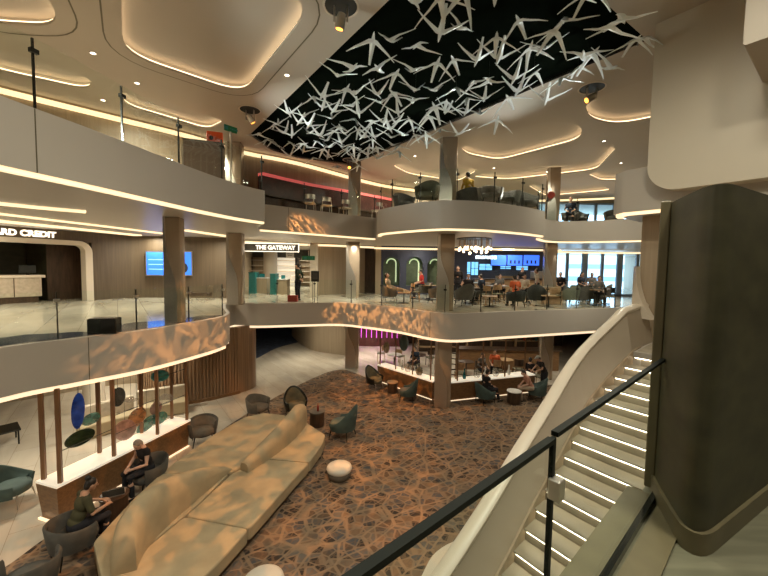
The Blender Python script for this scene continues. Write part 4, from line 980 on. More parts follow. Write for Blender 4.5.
def exit_sign(p, label, rz, pole, w=.62, h=.20):
    t = thing('exit_sign', label, 'sign', tuple(p), rz)
    s = MB(); s.box((0, 0, 0), (w, .04, h)); s.build('panel', M['exit'], t)
    if pole > 0: s = MB(); s.cyl(0, 0, h / 2, h / 2 + pole, .012, n=6)
    else: s = MB(); s.cyl(0, .0, -h / 2 + pole, -h / 2, .03, n=8)
    s.build('hanger', M['steel'], t)
    s = MB(); s.box((-.15, -.022, 0), (.12, .006, .10)); s.box((.08, -.022, 0), (.22, .006, .025)); s.box((.2, -.022, .0), (.06, .006, .07), rot=Matrix.Rotation(PI / 4, 3, 'Y')); s.build('pictogram', M['teal'], t)
exit_sign(D(308.5, 258, 17.5), 'green exit sign hanging right of the guard', 0, .6)
pst = thing('poster_stand', 'black poster stand on thin legs beside the white pillar', 'stand', tuple(Z(315, 303, 0)))
s = MB(); s.box((0, 0, 1.15), (.34, .04, .46)); s.build('board', M['matteblack'], pst)
s = MB(); s.box((0, -.022, 1.17), (.24, .004, .30)); s.build('poster', M['grey'], pst)
for sx in (-.1, .1):
    s = MB(); s.cyl(sx, 0, 0, .95, .012, n=6); s.build('leg', M['darkmetal'], pst)
s = MB(); s.box((-4.05, 15.75, .14), (.42, .26, .28), bev=.02); tag(s.build('red_box', M['redbox']), 'red box on the floor at the standing guard\'s feet', 'box')
# brown curved wall, dark doorway, panels
wallpath('wall_far_brown', cr([(-3.9, 19.2, 0), (-3.1, 19.9, 0), (-2.2, 21.0, 0), (-1.2, 21.8, 0)], 5), 0, UPB, 'walltan')
wallpath('wall_far_dark', [(-1.6, 22.4, 0), (0.2, 22.2, 0)], 0, UPB, 'darkwood')
s = MB(); s.box((-.35, 21.2, 1.42), (.35, .3, UPB)); struct(s.build('wall_far_pier', M['walltan']))

# navy wall with three arched niches
def archpts(cx, w, h, z0): return [(cx - w / 2, z0), (cx - w / 2, h - w / 2)] + [(cx - w / 2 * math.cos(t), h - w / 2 + w / 2 * math.sin(t)) for t in [PI * i / 12 for i in range(1, 12)]] + [(cx + w / 2, h - w / 2), (cx + w / 2, z0)]
NY = 21.2
niches = [(D(px, 262, NY).x) for px in (391.5, 414.5, 435.5)]
arch = [[Vector((a, b, 0)) for a, b in archpts(x, .98, 2.22, .5)] for x in niches]
w_ = plate('wall_navy', [Vector(p) for p in ((-.2, 0, 0), (4.9, 0, 0), (4.9, UPB, 0), (-.2, UPB, 0))], arch, -.15, .15, M['bluewall'])
w_.data.transform(Matrix.Translation((0, NY, 0)) @ Matrix.Rotation(PI / 2, 4, 'X')); struct(w_)
for k, x in enumerate(niches):
    nz = struct(MB().box((x, NY + .42, 1.3), (1.3, .05, 2.2)).build('niche_wall', M['niche']))
    s = MB(); a = archpts(x, 1.0, 2.23, .5); s.loft([[(q[0], yy, q[1]) for q in a] for yy in (NY - .14, NY + .40)], cap=False, closed=False); struct(s.build('niche_trim', M['niche']))
    s = MB(); a = [(x + .28 * math.sin(t), 1.82 + .28 * math.cos(t)) for t in [-PI / 2 + PI * i / 8 for i in range(9)]] + [(x + .28, .7)]
    s.tube([(q[0], NY + .30, q[1]) for q in a], .045, 6); struct(s.build('niche_cove', M['niche_led']))

# ------------------------------------------------------------------ cafe bar
struct(MB().box((7.6, 21.3, 1.42), (5.4, .2, UPB)).build('wall_cafe', M['bluewall']))
for px0, px1, py0, py1, lb in ((464, 470, 262, 283, 'tall pale blue light panel at the left of the cafe bar'), (472, 478, 262, 275, 'second pale blue light panel at the cafe bar'), (480, 492, 264, 270, 'wide white light panel below the cafe sign'), (501, 511, 266, 269, 'short light panel below the menu boards, left'), (517, 528, 266, 270, 'short light panel below the menu boards, right')):
    a = D(px0, py0, 21.1); b = D(px1, py1, 21.1); t = thing('light_box', lb, 'light box', ((a.x + b.x) / 2, 21.17, (a.z + b.z) / 2))
    s = MB(); s.box((0, 0, 0), (b.x - a.x, .04, a.z - b.z)); s.build('diffuser', M['cyan'], t)
    s = MB(); s.box((0, .0, 0), (.03, .06, a.z - b.z)); s.box((0, 0, 0), (b.x - a.x, .06, .03)); s.build('frame', M['navy_shirt'], t)
sg = text('cafe_sign', 'STARBUCKS', .225, D(486, 257.5, 20.7), M['signw'], 0, bold=.012); tag(sg, 'glowing white capital letters over the cafe bar', 'sign')
for k, (a_, b_) in enumerate(((491, 506.5), (507.5, 522.5), (523.5, 539.5))):
    a = D(a_, 254.5, 20.7); b = D(b_, 266, 20.7)
    t = thing('menu_board', ('left blue menu screen over the cafe bar', 'middle blue menu screen over the cafe bar', 'right blue menu screen over the cafe bar')[k], 'screen', ((a.x + b.x) / 2, 20.75, (a.z + b.z) / 2))
    s = MB(); s.box((0, 0, 0), (b.x - a.x, .06, a.z - b.z)); s.build('frame', M['matteblack'], t)
    s = MB(); s.box((0, -.035, 0), (b.x - a.x - .05, .01, a.z - b.z - .06)); s.build('display', M['menu'], t)
    if k:
        for j in range(3):
            s = MB(); s.box((-.24 + .24 * j, -.042, -.1), (.10, .004, .2)); s.build('drink_image', M['navy_shirt'], t)
cb = thing('cafe_counter', 'wooden cafe counter below the blue menu screens', 'counter', (7.5, 19.7, 0))
s = MB(); s.box((0, 0, .5), (4.8, .6, 1.0)); s.build('front_panel', M['oak'], cb); s = MB(); s.box((0, 0, 1.02), (5.0, .75, .05)); s.build('worktop', M['darkwood'], cb)
pc = thing('pastry_case', 'glass pastry case with warm light on the cafe counter', 'display case', (6.8, 19.7, 1.045))
s = MB(); s.box((0, 0, .2), (1.2, .5, .4)); s.build('glass_hood', M['gl'], pc); s = MB(); s.box((0, .1, .10), (1.1, .3, .12)); s.build('pastry_tray', M['oak'], pc); s = MB(); s.box((0, 0, .41), (1.24, .54, .02)); s.build('lid', M['darkmetal'], pc)
cmn = thing('coffee_machine', 'steel coffee machine on the cafe counter', 'coffee machine', (8.6, 19.7, 1.045))
s = MB(); s.box((0, 0, .25), (.8, .5, .4), bev=.03); s.build('body', M['steel'], cmn); s = MB(); s.box((0, -.1, .03), (.8, .4, .06)); s.build('drip_tray', M['darkmetal'], cmn)
for sx in (-.2, .2): s = MB(); s.tube([(sx, -.25, .25), (sx, -.38, .22)], .025, 8); s.build('handle', M['matteblack'], cmn)
ch = thing('chandelier', 'cluster of warm bulbs on dark rods hanging in the cafe', 'chandelier', (3.75, 15.0, UPB))
s = MB(); s.cyl(0, 0, -.03, 0, .72, n=28); s.build('ceiling_plate', M['darkmetal'], ch)
random.seed(8)
for k in range(30):
    a = k * 2.4; r_ = .75 * math.sqrt((k + .5) / 30); zz = -.30 - random.uniform(0, .28)
    s = MB(); s.cyl(r_ * math.cos(a), r_ * math.sin(a), zz, -.03, .016, n=6); rod = s.build('rod', M['column'], ch)
    s = MB(); s.ell((r_ * math.cos(a), r_ * math.sin(a), zz - .035), (.05, .05, .06), None, 10, 6); s.build('bulb', M['bulb'], rod)

# ------------------------------------------------------------------ cafe furniture
def table(label, x, y, w=.7, h=.72, top='oak', z=0, rnd=False, name='cafe_table'):
    t = thing(name, label, 'table', (x, y, z), random.uniform(-.3, .3))
    s = MB(); (s.cyl(0, 0, h - .03, h, w / 2, n=24) if rnd else s.box((0, 0, h - .015), (w, w, .03))); s.build('tabletop', M[top], t, bevel=.004)
    s = MB(); s.cyl(0, 0, .02, h - .03, .03, n=10); s.build('pedestal', M['darkmetal'], t)
    s = MB(); s.cyl(0, 0, 0, .02, .20, n=18); s.build('foot', M['darkmetal'], t); return t
def wchair(label, x, y, rz, mat='oak', z=0, h=.85, name='wooden_chair', seat='olive'):
    c = thing(name, label, 'chair', (x, y, z), rz)
    s = MB(); s.box((0, 0, .45), (.44, .44, .05), bev=.015); s.build('seat', M[seat], c)
    s = MB()
    pts = [(.23 * math.sin(t), -.22 * math.cos(t) + .02) for t in [R(-75 + 150 * i / 10) for i in range(11)]]
    s.sweep([(a, b, 0) for a, b in pts], [(0, .62), (0, h), (.025, h), (.025, .62)]); s.build('backrest', M[mat], c, smooth=40)
    for sx in (-.19, .19):
        s = MB(); s.tube([(sx, -.19, .66), (sx * 1.1, -.21, 0)], .016, 7); s.build('leg', M[mat], c)
        s = MB(); s.tube([(sx, .19, .44), (sx * 1.1, .21, 0)], .016, 7); s.build('leg', M[mat], c)
    return c
def mchair(px, y, label, out, inn, rz, hb=.8, ha=.6, z=0.0):
    return chair(0, 0, label, out, inn, rz, hb, ha, pt=(D(px, 290, y).x, y, 0), z=z, lift=0)
mchair(390, 16.2, 'dark armchair under the reclining guest in cream', 'grey', 'grey', R(-80))
mchair(436, 16.0, 'dark armchair left of the middle deck pillar', 'grey', 'grey', R(60), .9, .65)
mchair(464, 15.2, 'dark grey armchair right of the middle deck pillar', 'grey', 'taupe', R(20), .95, .62)
mchair(516, 14.9, 'dark armchair with the guest in orange', 'matteblack', 'grey', R(10), .72, .55)
mchair(537, 15.6, 'black armchair right of the guest in orange', 'matteblack', 'grey', R(-30), .95, .6)
mchair(570, 16.0, 'sage grey armchair before the bright windows', 'velvet2', 'velvet2', R(15), .92, .62)
mchair(584, 16.6, 'grey armchair just right of the sage one before the windows', 'grey', 'grey', R(-15), .85, .6)
mchair(603, 18.6, 'dark armchair farthest right beside the window mullion', 'grey', 'grey', R(40), .9, .6)
mchair(497, 18.2, 'dark chair facing the cafe counter, left of the menu screens', 'matteblack', 'grey', R(180), .85, .6)
xx = lambda px, y: D(px, 290, y).x
wchair('honey oak chair turned to the guest in red', xx(415, 16.6), 16.6, R(-90)); wchair('oak chair by the long cafe table left of the guest in orange', xx(486, 15.7), 15.7, R(30)); wchair('oak chair right of the coffee table near the middle pillar', xx(498, 16.2), 16.2, R(190)); wchair('oak chair between the cafe column and the sage armchair', xx(556, 16.0), 16.0, R(80))
wchair('dark metal chair by the windows with thin legs', xx(595, 16.8), 16.8, R(20), 'darkmetal')
table('low oak table before the reclining guest', xx(404, 15.9), 15.9, .55, .48)
table('square cafe table near the guest in red', xx(430, 17.4), 17.4, .8, .74, 'walnut')
table('long-legged pale table in front of the cafe counter', xx(478, 17.8), 17.8, .9, .9, 'steel')
table('bluish reflecting table right of the middle pillar', xx(496, 17.4), 17.4, 1.0, .78, 'steel')
table('oak cube-like table at the rail, right of the middle pillar', xx(490, 14.9), 14.9, .6, .45)
table('oak table right of the black armchair', xx(549, 15.1), 15.1, .6, .5)
table('round dark table by the bright windows', xx(606, 17.0), 17.0, .7, .72, 'darkwood', rnd=True)
for px, y, lb in ((490, 14.9, 'small oak cabinet front under the oak table at the rail'),):
    pass
for px, y, lb in ((473, 16.0, 'small walnut table with a paper tray, second from the middle deck pillar'), (527, 16.9, 'round cafe table behind the guest in orange'), (597, 15.9, 'small round table at the rail before the windows')):
    table(lb, xx(px, y), y, .6, .73, 'walnut', rnd=True)
wchair('oak chair behind the round table near the guest in orange', xx(524, 17.6), 17.6, R(170)); wchair('dark metal chair left of the pale cafe counter table', xx(470, 18.6), 18.6, R(120), 'darkmetal'); wchair('oak chair before the far left end of the cafe counter', xx(489, 18.9), 18.9, R(0)); wchair('dark metal chair nearest the stair cap on the middle deck', xx(610, 15.6), 15.6, R(60), 'darkmetal'); wchair('dark slim chair between the two grey armchairs at the windows', xx(590, 17.6), 17.6, R(-70), 'darkmetal')
bs = thing('service_cabinet', 'low tan cabinet beside the middle deck rail, below the far cafe column', 'cabinet', (xx(551, 15.9) + .1, 16.3, 0))
s = MB(); s.box((0, 0, .40), (.9, .4, .8), bev=.01); s.build('body', M['walltan'], bs)
for sx in (-.22, .22):
    d_ = MB(); d_.box((sx, -.205, .40), (.42, .02, .72)); d_ = d_.build('door', M['oak'], bs); k_ = MB(); k_.ell((sx * .3, -.225, .45), (.015, .015, .015)); k_.build('knob', M['darkmetal'], d_)
# cups and glasses on the tables
for k, (px, y, h_) in enumerate(((404, 15.9, .48), (430, 17.4, .74), (478, 17.8, .9), (496, 17.4, .78), (549, 15.1, .5), (606, 17.0, .72))):
    s = MB(); s.lathe([(0, 0), (.03, 0), (.042, .11), (.036, .11), (.026, .01), (0, .01)], n=14); o = s.build('paper_cup', M['paper']); o.location = (xx(px, y), y, h_)
    tag(o, 'white cup on the ' + ('low oak table before the reclining guest', 'cafe table near the guest in red', 'pale table in front of the cafe counter', 'bluish reflecting table', 'oak table right of the black armchair', 'round table by the windows')[k], 'cup')
# ------------------------------------------------------------------ upper deck furniture
kp = D(205, 178, 10.9)
ki = thing('information_kiosk', 'brown box kiosk at the bend of the upper left balcony', 'kiosk', (kp.x, kp.y, UPT), .35)
s = MB(); s.box((0, 0, .72), (1.05, .55, 1.44), bev=.02); s.build('body', M['kiosk'], ki)
s = MB(); s.box((0, 0, 1.455), (1.09, .59, .03)); s.build('top', M['darkskirt'], ki)
s = MB(); s.box((-.545, 0, .66), (.04, .5, 1.2)); s.build('side_panel', M['steel'], ki)
ob = D(215, 136, 11.5)
t = thing('life_ring_box', 'orange-red box standing behind the brown kiosk', 'box', (ob.x, ob.y, UPT), .35)
s = MB(); s.box((0, 0, 1.78), (.46, .2, .46), bev=.02); s.build('body', M['orangered'], t); s = MB(); s.cyl(0, 0, 0, 1.56, .04, n=10); s.build('pole', M['steel'], t)
s = MB(); s.ell((-.1, -.1, 1.80), (.06, .02, .07)); s.build('latch', M['matteblack'], t)
ep = D(230.5, 129, 11.6)
exit_sign(ep, 'small green exit sign on a pole beside the brown kiosk', .9, UPT - ep.z, .42, .18)
# red lit bar
bp = [Z(px, py, 5.25) for px, py in ((262, 174), (283, 179), (310, 185), (350, 192), (392, 200))]
rb_ = thing('red_bar', 'long dark red bar front with a glowing pink edge on the upper deck', 'bar', (0, 0, 0))
b = MB(); b.sweep([(p.x, p.y, 0) for p in bp], [(0, UPT), (0, 5.20), (.3, 5.20), (.3, UPT)]); b.build('front_panel', M['redwall'], rb_)
b = MB(); b.sweep([(p.x, p.y, 0) for p in bp], [(-.05, 5.20), (-.05, 5.32), (.3, 5.32), (.3, 5.20)]); b.build('light_edge', M['pink'], rb_)
b = MB(); b.sweep([(p.x, p.y - .5, 0) for p in bp], [(-.1, 4.35), (-.1, 4.43), (.5, 4.43), (.5, 4.35)]); b.build('counter_top', M['darkwood'], rb_)
b = MB(); b.sweep([(p.x, p.y - .35, 0) for p in bp], [(0, UPT), (0, 4.35), (.3, 4.35), (.3, UPT)]); b.build('counter_front', M['darkwood'], rb_)
for k, (px, dy) in enumerate(((310, -1.4), (326, -1.5), (345, -1.5), (378, -1.6))):
    q = Z(px, 190, 5.25); c = wchair(('white-edged chair at the red bar nearest the left', 'second pale chair at the red bar', 'pale chair at the red bar just left of the column', 'pale chair at the red bar right of the column')[k], D(px, 210, 15.0 + k * .55).x, 15.0 + k * .55, R(20 * k), 'steel', UPT, .8, 'lounge_chair', 'cushion_w')
for k, (px, y, out, rz, hb, lb) in enumerate(((427, 12.7, 'olive', 160, .92, 'dome-backed brown armchair on the upper balcony left of the column'), (404, 14.6, 'grey', 200, .85, 'dark armchair at the upper balcony corner by the red bar'), (490, 12.8, 'taupe', 170, .80, 'boxy brown armchair right of the guest in yellow'), (508, 13.4, 'grey', 140, .75, 'dark low armchair at the middle of the upper balcony'), (527, 13.9, 'grey', 200, .85, 'black armchair at the right end of the rounded upper balcony'), (580, 18.2, 'matteblack', 200, .9, 'black armchair behind the upper right rail before the bright window'), (615, 17.6, 'grey', 150, .8, 'grey armchair behind the upper right rail beside the stair wall'))):
    p = D(px, 200, y); chair(0, 0, lb, out, out, R(rz), hb, .62, z=UPT, pt=(p.x, y, 0), lift=0, scale=1.1)
s = MB(); p = D(551, 195, 16.6); s.lathe([(0, 0), (.17, 0), (.17, .04), (0, .04)], c=(p.x, p.y, p.z), n=24, rot=Matrix.Rotation(PI / 2, 3, 'X')); tag(s.build('wall_sign_round', M['redbox']), 'round dark red disc mounted on the far upper column', 'sign')

# ------------------------------------------------------------------ lower deck background
wallpath('wall_slatted', cr([(-9.4, 13.4, 0), (-8.4, 13.05, 0), (-7.5, 13.1, 0), (-6.75, 13.55, 0), (-5.9, 14.4, 0), (-5.55, 15.1, 0), (-5.75, 15.8, 0), (-6.4, 16.9, 0)], 6), LOW, MIDB, 'slat')
sp_ = cr([(-9.4, 13.4, 0), (-8.4, 13.05, 0), (-7.5, 13.1, 0), (-6.75, 13.55, 0), (-5.9, 14.4, 0)], 6)
s = MB(); L_ = plen(sp_); n_ = 34
for i in range(n_):
    p = along(sp_, L_ * (i + .5) / n_); q = along(sp_, min(L_, L_ * (i + .5) / n_ + .05)); d = (q - p).normalized(); s.box((p.x + d.y * .02, p.y - d.x * .02, (LOW + MIDB) / 2), (.07, .05, MIDB - LOW - .02), math.atan2(d.y, d.x))
struct(s.build('slat_wall_trim', M['slat']))
s = MB(); s.sweep(sp_, [(-.06, LOW), (-.06, LOW + .12), (0, LOW + .12), (0, LOW)]); struct(s.build('baseboard_slatted', M['walnut']))
wallpath('wall_lower_curved', cr([(-6.9, 26.5, 0), (-5.6, 23.8, 0), (-4.4, 22.0, 0), (-3.0, 21.2, 0), (-1.5, 20.6, 0)], 6), LOW, MIDB, 'walltan')
wallpath('wall_lower_left', cr([(-16, 11, 0), (-13.5, 13.5, 0), (-11.5, 15.2, 0), (-9.4, 15.6, 0), (-7.2, 15.9, 0)], 5), LOW, MIDB, 'walltan')
for k, (x, y) in enumerate(((-10.2, 12.3), (-9.3, 14.0), (-11.9, 10.2))):
    s = MB(); s.cyl(x, y, LOW, MIDB, .32, n=24); struct(s.build('column_round', M['white'], smooth=40))
for k, (x, y, rz) in enumerate(((-8.6, 10.9, .9), (-7.7, 12.2, .6))):
    b = thing('curved_bench', ('pale green-beige banquette behind the left console, nearer end', 'pale green-beige banquette farther along by the slatted wall')[k], 'bench', (x, y, LOW), rz)
    s = MB(); s.box((0, 0, .22), (1.5, .6, .44), bev=.05); s.build('seat', M['sofa'], b); s = MB(); s.box((0, .27, .55), (1.5, .16, .7), bev=.05); s.build('backrest', M['cream_shirt'], b)
q = Z(7, 428, LOW + .45); t = thing('low_table', 'low black table on the marble floor at the left edge', 'table', (q.x, q.y, LOW), .9)
s = MB(); s.box((0, 0, .43), (.5, .75, .04)); s.build('tabletop', M['black'], t)
for sx in (-.2, .2):
    for sy in (-.3, .3): s = MB(); s.cyl(sx, sy, 0, .41, .02, n=8); s.build('leg', M['darkmetal'], t)
# purple lit wall with rods
s = MB(); s.box((-.4, 23.5, (LOW + MIDB) / 2), (3.4, .15, MIDB - LOW)); struct(s.build('wall_purple', M['redwall']))
for k in range(9):
    x = -1.8 + k * .34; s = MB(); s.cyl(x, 23.3, LOW + .6, LOW + 1.9, .022, n=8)
    tag(s.build('light_tube', M['magenta']), 'glowing magenta tube upright on the wall beyond the far console', 'light tube', 'magenta tubes on the far lower wall')
area((-.4, 22.6, MIDB - .1), 25, .5, (.9, .3, .9))
wallpath('wall_lower_bar', [(1.4, 24.5, 0), (12.5, 24.5, 0)], LOW, MIDB, 'darkwood')
# back bar shelves, counter, bottles
bb = thing('back_bar', 'dark back bar shelving at the rear of the lower lounge', 'shelf', (6.0, 22.0, LOW))
s = MB(); s.box((0, .2, 1.2), (7.6, .06, 2.4)); s.build('back_panel', M['darkwood'], bb)
for k in range(5): s = MB(); s.box((0, 0, .35 + k * .48), (7.6, .36, .04)); s.build('shelf_board', M['oak'], bb)
for k in range(6): s = MB(); s.box((-3.8 + k * 1.52, 0, 1.2), (.05, .36, 2.4)); s.build('upright', M['oak'], bb)
random.seed(21); bp_ = []
bcol = ('amber_glass', 'paper', 'red_shirt', 'teal_glass', 'orange_shirt', 'clear_disc', 'bronze_glass', 'dark_green_glass'); bname = ('amber', 'white', 'red', 'teal', 'orange', 'clear', 'bronze', 'dark green')
mk = {}
for lv in range(2, 5):
    for k in range(20):
        c = random.randrange(8); key = c
        if key in mk: o = mk[key].copy(); COL.objects.link(o)
        else:
            s = MB(); s.lathe([(0, 0), (.05, 0), (.052, .2), (.02, .27), (.02, .36), (0, .36)], n=10); o = mk[key] = s.build('bar_bottle', M[bcol[c]], smooth=50)
        o.location = (6.0 - 3.6 + k * .38 + random.uniform(-.08, .08), 21.95, LOW + .37 + lv * .48 - .48 + .0); tag(o, '%s bottle standing on the back bar shelves' % bname[c], 'bottle', '%s bottles of the back bar' % bname[c])
lc = thing('bar_counter', 'dark bar counter with pale top behind the right console', 'counter', (6.6, 18.6, LOW))
s = MB(); s.box((0, 0, .52), (5.2, .6, 1.04)); s.build('front_panel', M['walnut'], lc); s = MB(); s.box((0, 0, 1.07), (5.4, .8, .06)); s.build('worktop', M['darkwood'], lc)
for k, (x, y, rz) in enumerate(((3.6, 16.2, 10), (4.6, 16.6, -30), (5.5, 16.9, 20), (6.6, 17.0, 0), (7.1, 15.9, 40), (1.6, 17.6, 60), (.9, 19.2, -40), (2.6, 19.0, 20), (-.1, 19.8, 90))):
    wchair('wooden chair ' + ('just behind the ladder shelf', 'behind the round clear vase', 'behind the broad clear vase', 'in front of the dark bar counter', 'near the far lower column', 'behind the far console by its bronze jar', 'behind the teal hanging shade', 'beside the dark lounge table', 'nearest the magenta tubes')[k], x, y, R(rz), 'oak' if k % 2 == 0 else 'darkwood', LOW, .95 if k < 5 else .85, 'wooden_chair', 'olive')
for k, (x, y) in enumerate(((4.1, 17.2), (6.2, 17.7), (1.9, 18.4), (.6, 18.4))):
    table(('round table behind the ladder shelf', 'round table before the bar counter', 'dark lounge table behind the far console', 'pale table behind the teal hanging shade')[k], x, y, .75, .74, ('darkwood', 'oak', 'darkwood', 'paper')[k], LOW, True)

# ------------------------------------------------------------------ people
def blob(name, items, vox, mat, parent, smooth_it=6):
    s = MB()
    for it in items:
        if it[0] == 't': 
            pts = [Vector(p) for p in it[1]]; rr = it[2]
            s.tube(pts, rr, 12)
            for p, r_ in zip(pts, rr): s.ell(p, (r_, r_, r_), None, 12, 8)
        else: s.ell(it[1], it[2], it[3] if len(it) > 3 else None, 16, 10)
    o = s.build(name, mat)
    md = o.modifiers.new('r', 'REMESH'); md.mode = 'VOXEL'; md.voxel_size = vox; md.use_smooth_shade = True
    sm = o.modifiers.new('s', 'SMOOTH'); sm.factor = .5; sm.iterations = smooth_it
    dg = bpy.context.evaluated_depsgraph_get(); me = bpy.data.meshes.new_from_object(o.evaluated_get(dg)); me.name = name
    old = o.data; o.modifiers.clear(); o.data = me; bpy.data.meshes.remove(old)
    me.materials.clear(); me.materials.append(mat)
    me.polygons.foreach_set('use_smooth', [True] * len(me.polygons))
    if parent is not None: o.parent = parent
    return o
def person(label, loc, rz, pose='sit', lean=0.1, top='black_shirt', legs='dark_trousers', skin='skin', hair='hair', hairstyle='short', arms=None, legp=None, sleeve=.55, head=(0, 0), vox=.016, scale=1.0, seat=.47, cap=None, fing=False, skirt=False):
    t = thing('person', label, 'person', loc, rz); t.scale = (scale,) * 3
    V = Vector
    hz = .93 if pose == 'stand' else seat + .10
    Rl = Matrix.Rotation(-lean, 3, 'X'); piv = V((0, 0, hz))
    def U(x, y, z): return piv + Rl @ V((x, y, z))            # upper body point above the hips
    pel = piv; waist = U(0, 0, .16); chest = U(0, .005, .36); nb = U(0, -.01, .50); nk = U(0, .005, .56)
    Rh = Matrix.Rotation(head[1], 3, 'Z') @ Matrix.Rotation(head[0], 3, 'X') @ Rl
    hc = nk + Rh @ V((0, .03, .105))
    sho = {sx: U(sx * .175, -.01, .455) for sx in (-1, 1)}
    if legp is None:
        legp = {sx: ([(sx * .09, 0, hz - .02), (sx * .10, .03, .50), (sx * .105, -.01, .09)] if pose == 'stand' else [(sx * .09, .0, hz - .01), (sx * .13, .43, hz - .02), (sx * .13, .40, .09)]) for sx in (-1, 1)}
    if arms is None:
        arms = {sx: ([U(sx * .225, -.04, .19), U(sx * .22, .06, -.05)] if pose == 'stand' else [U(sx * .24, .02, .20), V((sx * .14, .30, hz + .10))]) for sx in (-1, 1)}
    else:
        arms = {sx: [V(q) for q in arms[sx]] for sx in arms}
    body = []; shirt = []; trou = []; shoes = []
    body += [('t', [pel, waist, chest, nb], [.115, .10, .115, .07]), ('t', [nb, nk, nk + (hc - nk) * .5], [.055, .05, .05])]
    body += [('t', [sho[-1], nb, sho[1]], [.05, .06, .05])]
    body += [('e', hc, (.074, .092, .112), Rh), ('e', hc + Rh @ V((0, .035, -.06)), (.052, .055, .055), Rh), ('t', [hc + Rh @ V((0, .085, .015)), hc + Rh @ V((0, .108, -.022))], [.011, .016])]
    for sx in (-1, 1):
        body.append(('e', hc + Rh @ V((sx * .076, -.005, -.01)), (.012, .022, .032), Rh))
        el, wr = arms[sx]; body.append(('t', [sho[sx], sho[sx].lerp(el, .5), el, el.lerp(wr, .4), wr], [.048, .045, .037, .036, .025]))
        fd = (wr - el).normalized(); pc_ = wr + fd * .055
        side = fd.cross(V((0, 0, 1))); side = side.normalized() if side.length > .1 else V((1, 0, 0)); dn = side.cross(fd); dn = dn if dn.z < 0 else -dn
        body.append(('t', [wr, pc_, wr + fd * .09], [.025, .034, .030]))
        fr_ = .0085 if fing else .012
        for k, ln in enumerate((.070, .080, .075, .058)):
            b0 = wr + fd * .092 + side * (-.030 + .020 * k); b1 = b0 + (fd * .85 + dn * .35) * ln * .5; b2 = b1 + (fd * .45 + dn * .8) * ln * .5
            body.append(('t', [b0 - fd * .02, b0, b1, b2], [fr_ * 1.1, fr_ * 1.1, fr_, fr_ * .85]))
        th = wr + fd * .035 - side * sx * .032 ; body.append(('t', [th, th - side * sx * .025 + fd * .035, th - side * sx * .022 + fd * .065 + dn * .012], [.014, .012, .009]))
        hp, kn, an = [V(q) for q in legp[sx]]
        body.append(('t', [hp, hp.lerp(kn, .5), kn, kn.lerp(an, .35), an], [.085, .074, .055, .054, .036]))
        fo = kn - an; fwd = V((0, 1, 0)) if legp[sx][2][2] < .2 else V((0, .6, .5))
        toe = an + fwd * .16 + V((0, 0, -.055)); heel = an + V((0, -.04, -.055))
        body.append(('t', [heel, an, toe], [.034, .036, .030]))
        shoes.append(('t', [heel + V((0, 0, .008)), an + V((0, .03, -.03)), toe], [.042, .044, .038]))
        shirt.append(('t', [sho[sx], sho[sx].lerp(el, sleeve * .5), sho[sx].lerp(el, sleeve)], [.066, .060, .056]) if sleeve <= 1 else ('t', [sho[sx], el, el.lerp(wr, sleeve - 1)], [.066, .052, .042]))
        trou.append(('t', [hp, hp.lerp(kn, .5), kn, kn.lerp(an, .5), kn.lerp(an, .92)], [.105, .09, .072, .066, .056]))
    shirt += [('e', U(0, 0, .04), (.165, .13, .10), Rl), ('e', waist, (.155, .118, .14), Rl), ('e', chest, (.185, .125, .16), Rl), ('t', [sho[-1] , nb + V((0, 0, -.035)), sho[1]], [.062, .078, .062])]
    trou += [('e', pel + V((0, 0, -.02)), (.165, .135, .11))]
    body.append(('e', pel, (.14, .11, .10))); body.append(('e', chest, (.16, .10, .14), Rl))
    b = blob('body', body, vox * (.55 if fing else .8), M[skin], t, 3)
    blob('shirt', shirt, vox * .9, M[top], t); blob('trousers', trou, vox * .9, M[legs], t); blob('shoes', shoes, vox, M['matteblack'], t, 3)
    s = MB()
    for sx in (-1, 1): s.ell(hc + Rh @ V((sx * .030, .083, .012)), (.010, .007, .006), Rh, 8, 6)
    s.build('eyes', M['matteblack'], b)
    s = MB(); s.ell(hc + Rh @ V((0, .088, -.058)), (.022, .006, .005), Rh, 10, 6); s.build('mouth', M['pink_shirt'], b)
    H = [('e', hc + Rh @ V((0, -.018, .030)), (.083, .092, .098), Rh), ('e', hc + Rh @ V((0, -.055, -.02)), (.074, .055, .075), Rh)]
    if hairstyle == 'bun': H += [('e', hc + Rh @ V((0, -.085, .12)), (.052, .052, .05), Rh), ('t', [hc + Rh @ V((0, -.06, .09)), hc + Rh @ V((0, -.085, .12))], [.035, .035])]
    if hairstyle == 'long': H += [('t', [hc + Rh @ V((0, -.05, 0)), hc + Rh @ V((0, -.08, -.15)), hc + Rh @ V((0, -.09, -.24))], [.08, .075, .05])]
    blob('hair', H, vox * .9, M[hair], t, 3)
    if cap:
        blob('cap', [('e', hc + Rh @ V((0, -.010, .055)), (.088, .098, .075), Rh), ('e', hc + Rh @ V((0, .09, .055)), (.065, .06, .014), Rh)], vox * .8, M[cap], t, 3)
    return t
S = LOW + .012
person('woman with dark hair bun and olive top leaning forward in the chair beside the sofa', (-5.50, 6.14, S), R(-35), lean=.32, top='olive_shirt', hairstyle='bun', sleeve=.75, vox=.014, fing=True,
       arms={-1: [(-.28, .18, .80), (-.10, .42, .76)], 1: [(.28, .18, .78), (.12, .42, .74)]})
person('person in sleeveless black top slouched in the chair beyond the laptop', (-5.44, 8.01, S), R(150), lean=.22, top='black_shirt', skin='skin2', hair='hairg', sleeve=.25, vox=.014, head=(-.45, .3), fing=True,
       arms={-1: [(-.27, .16, .76), (-.10, .36, .70)], 1: [(.27, .16, .76), (.06, .38, .70)]})
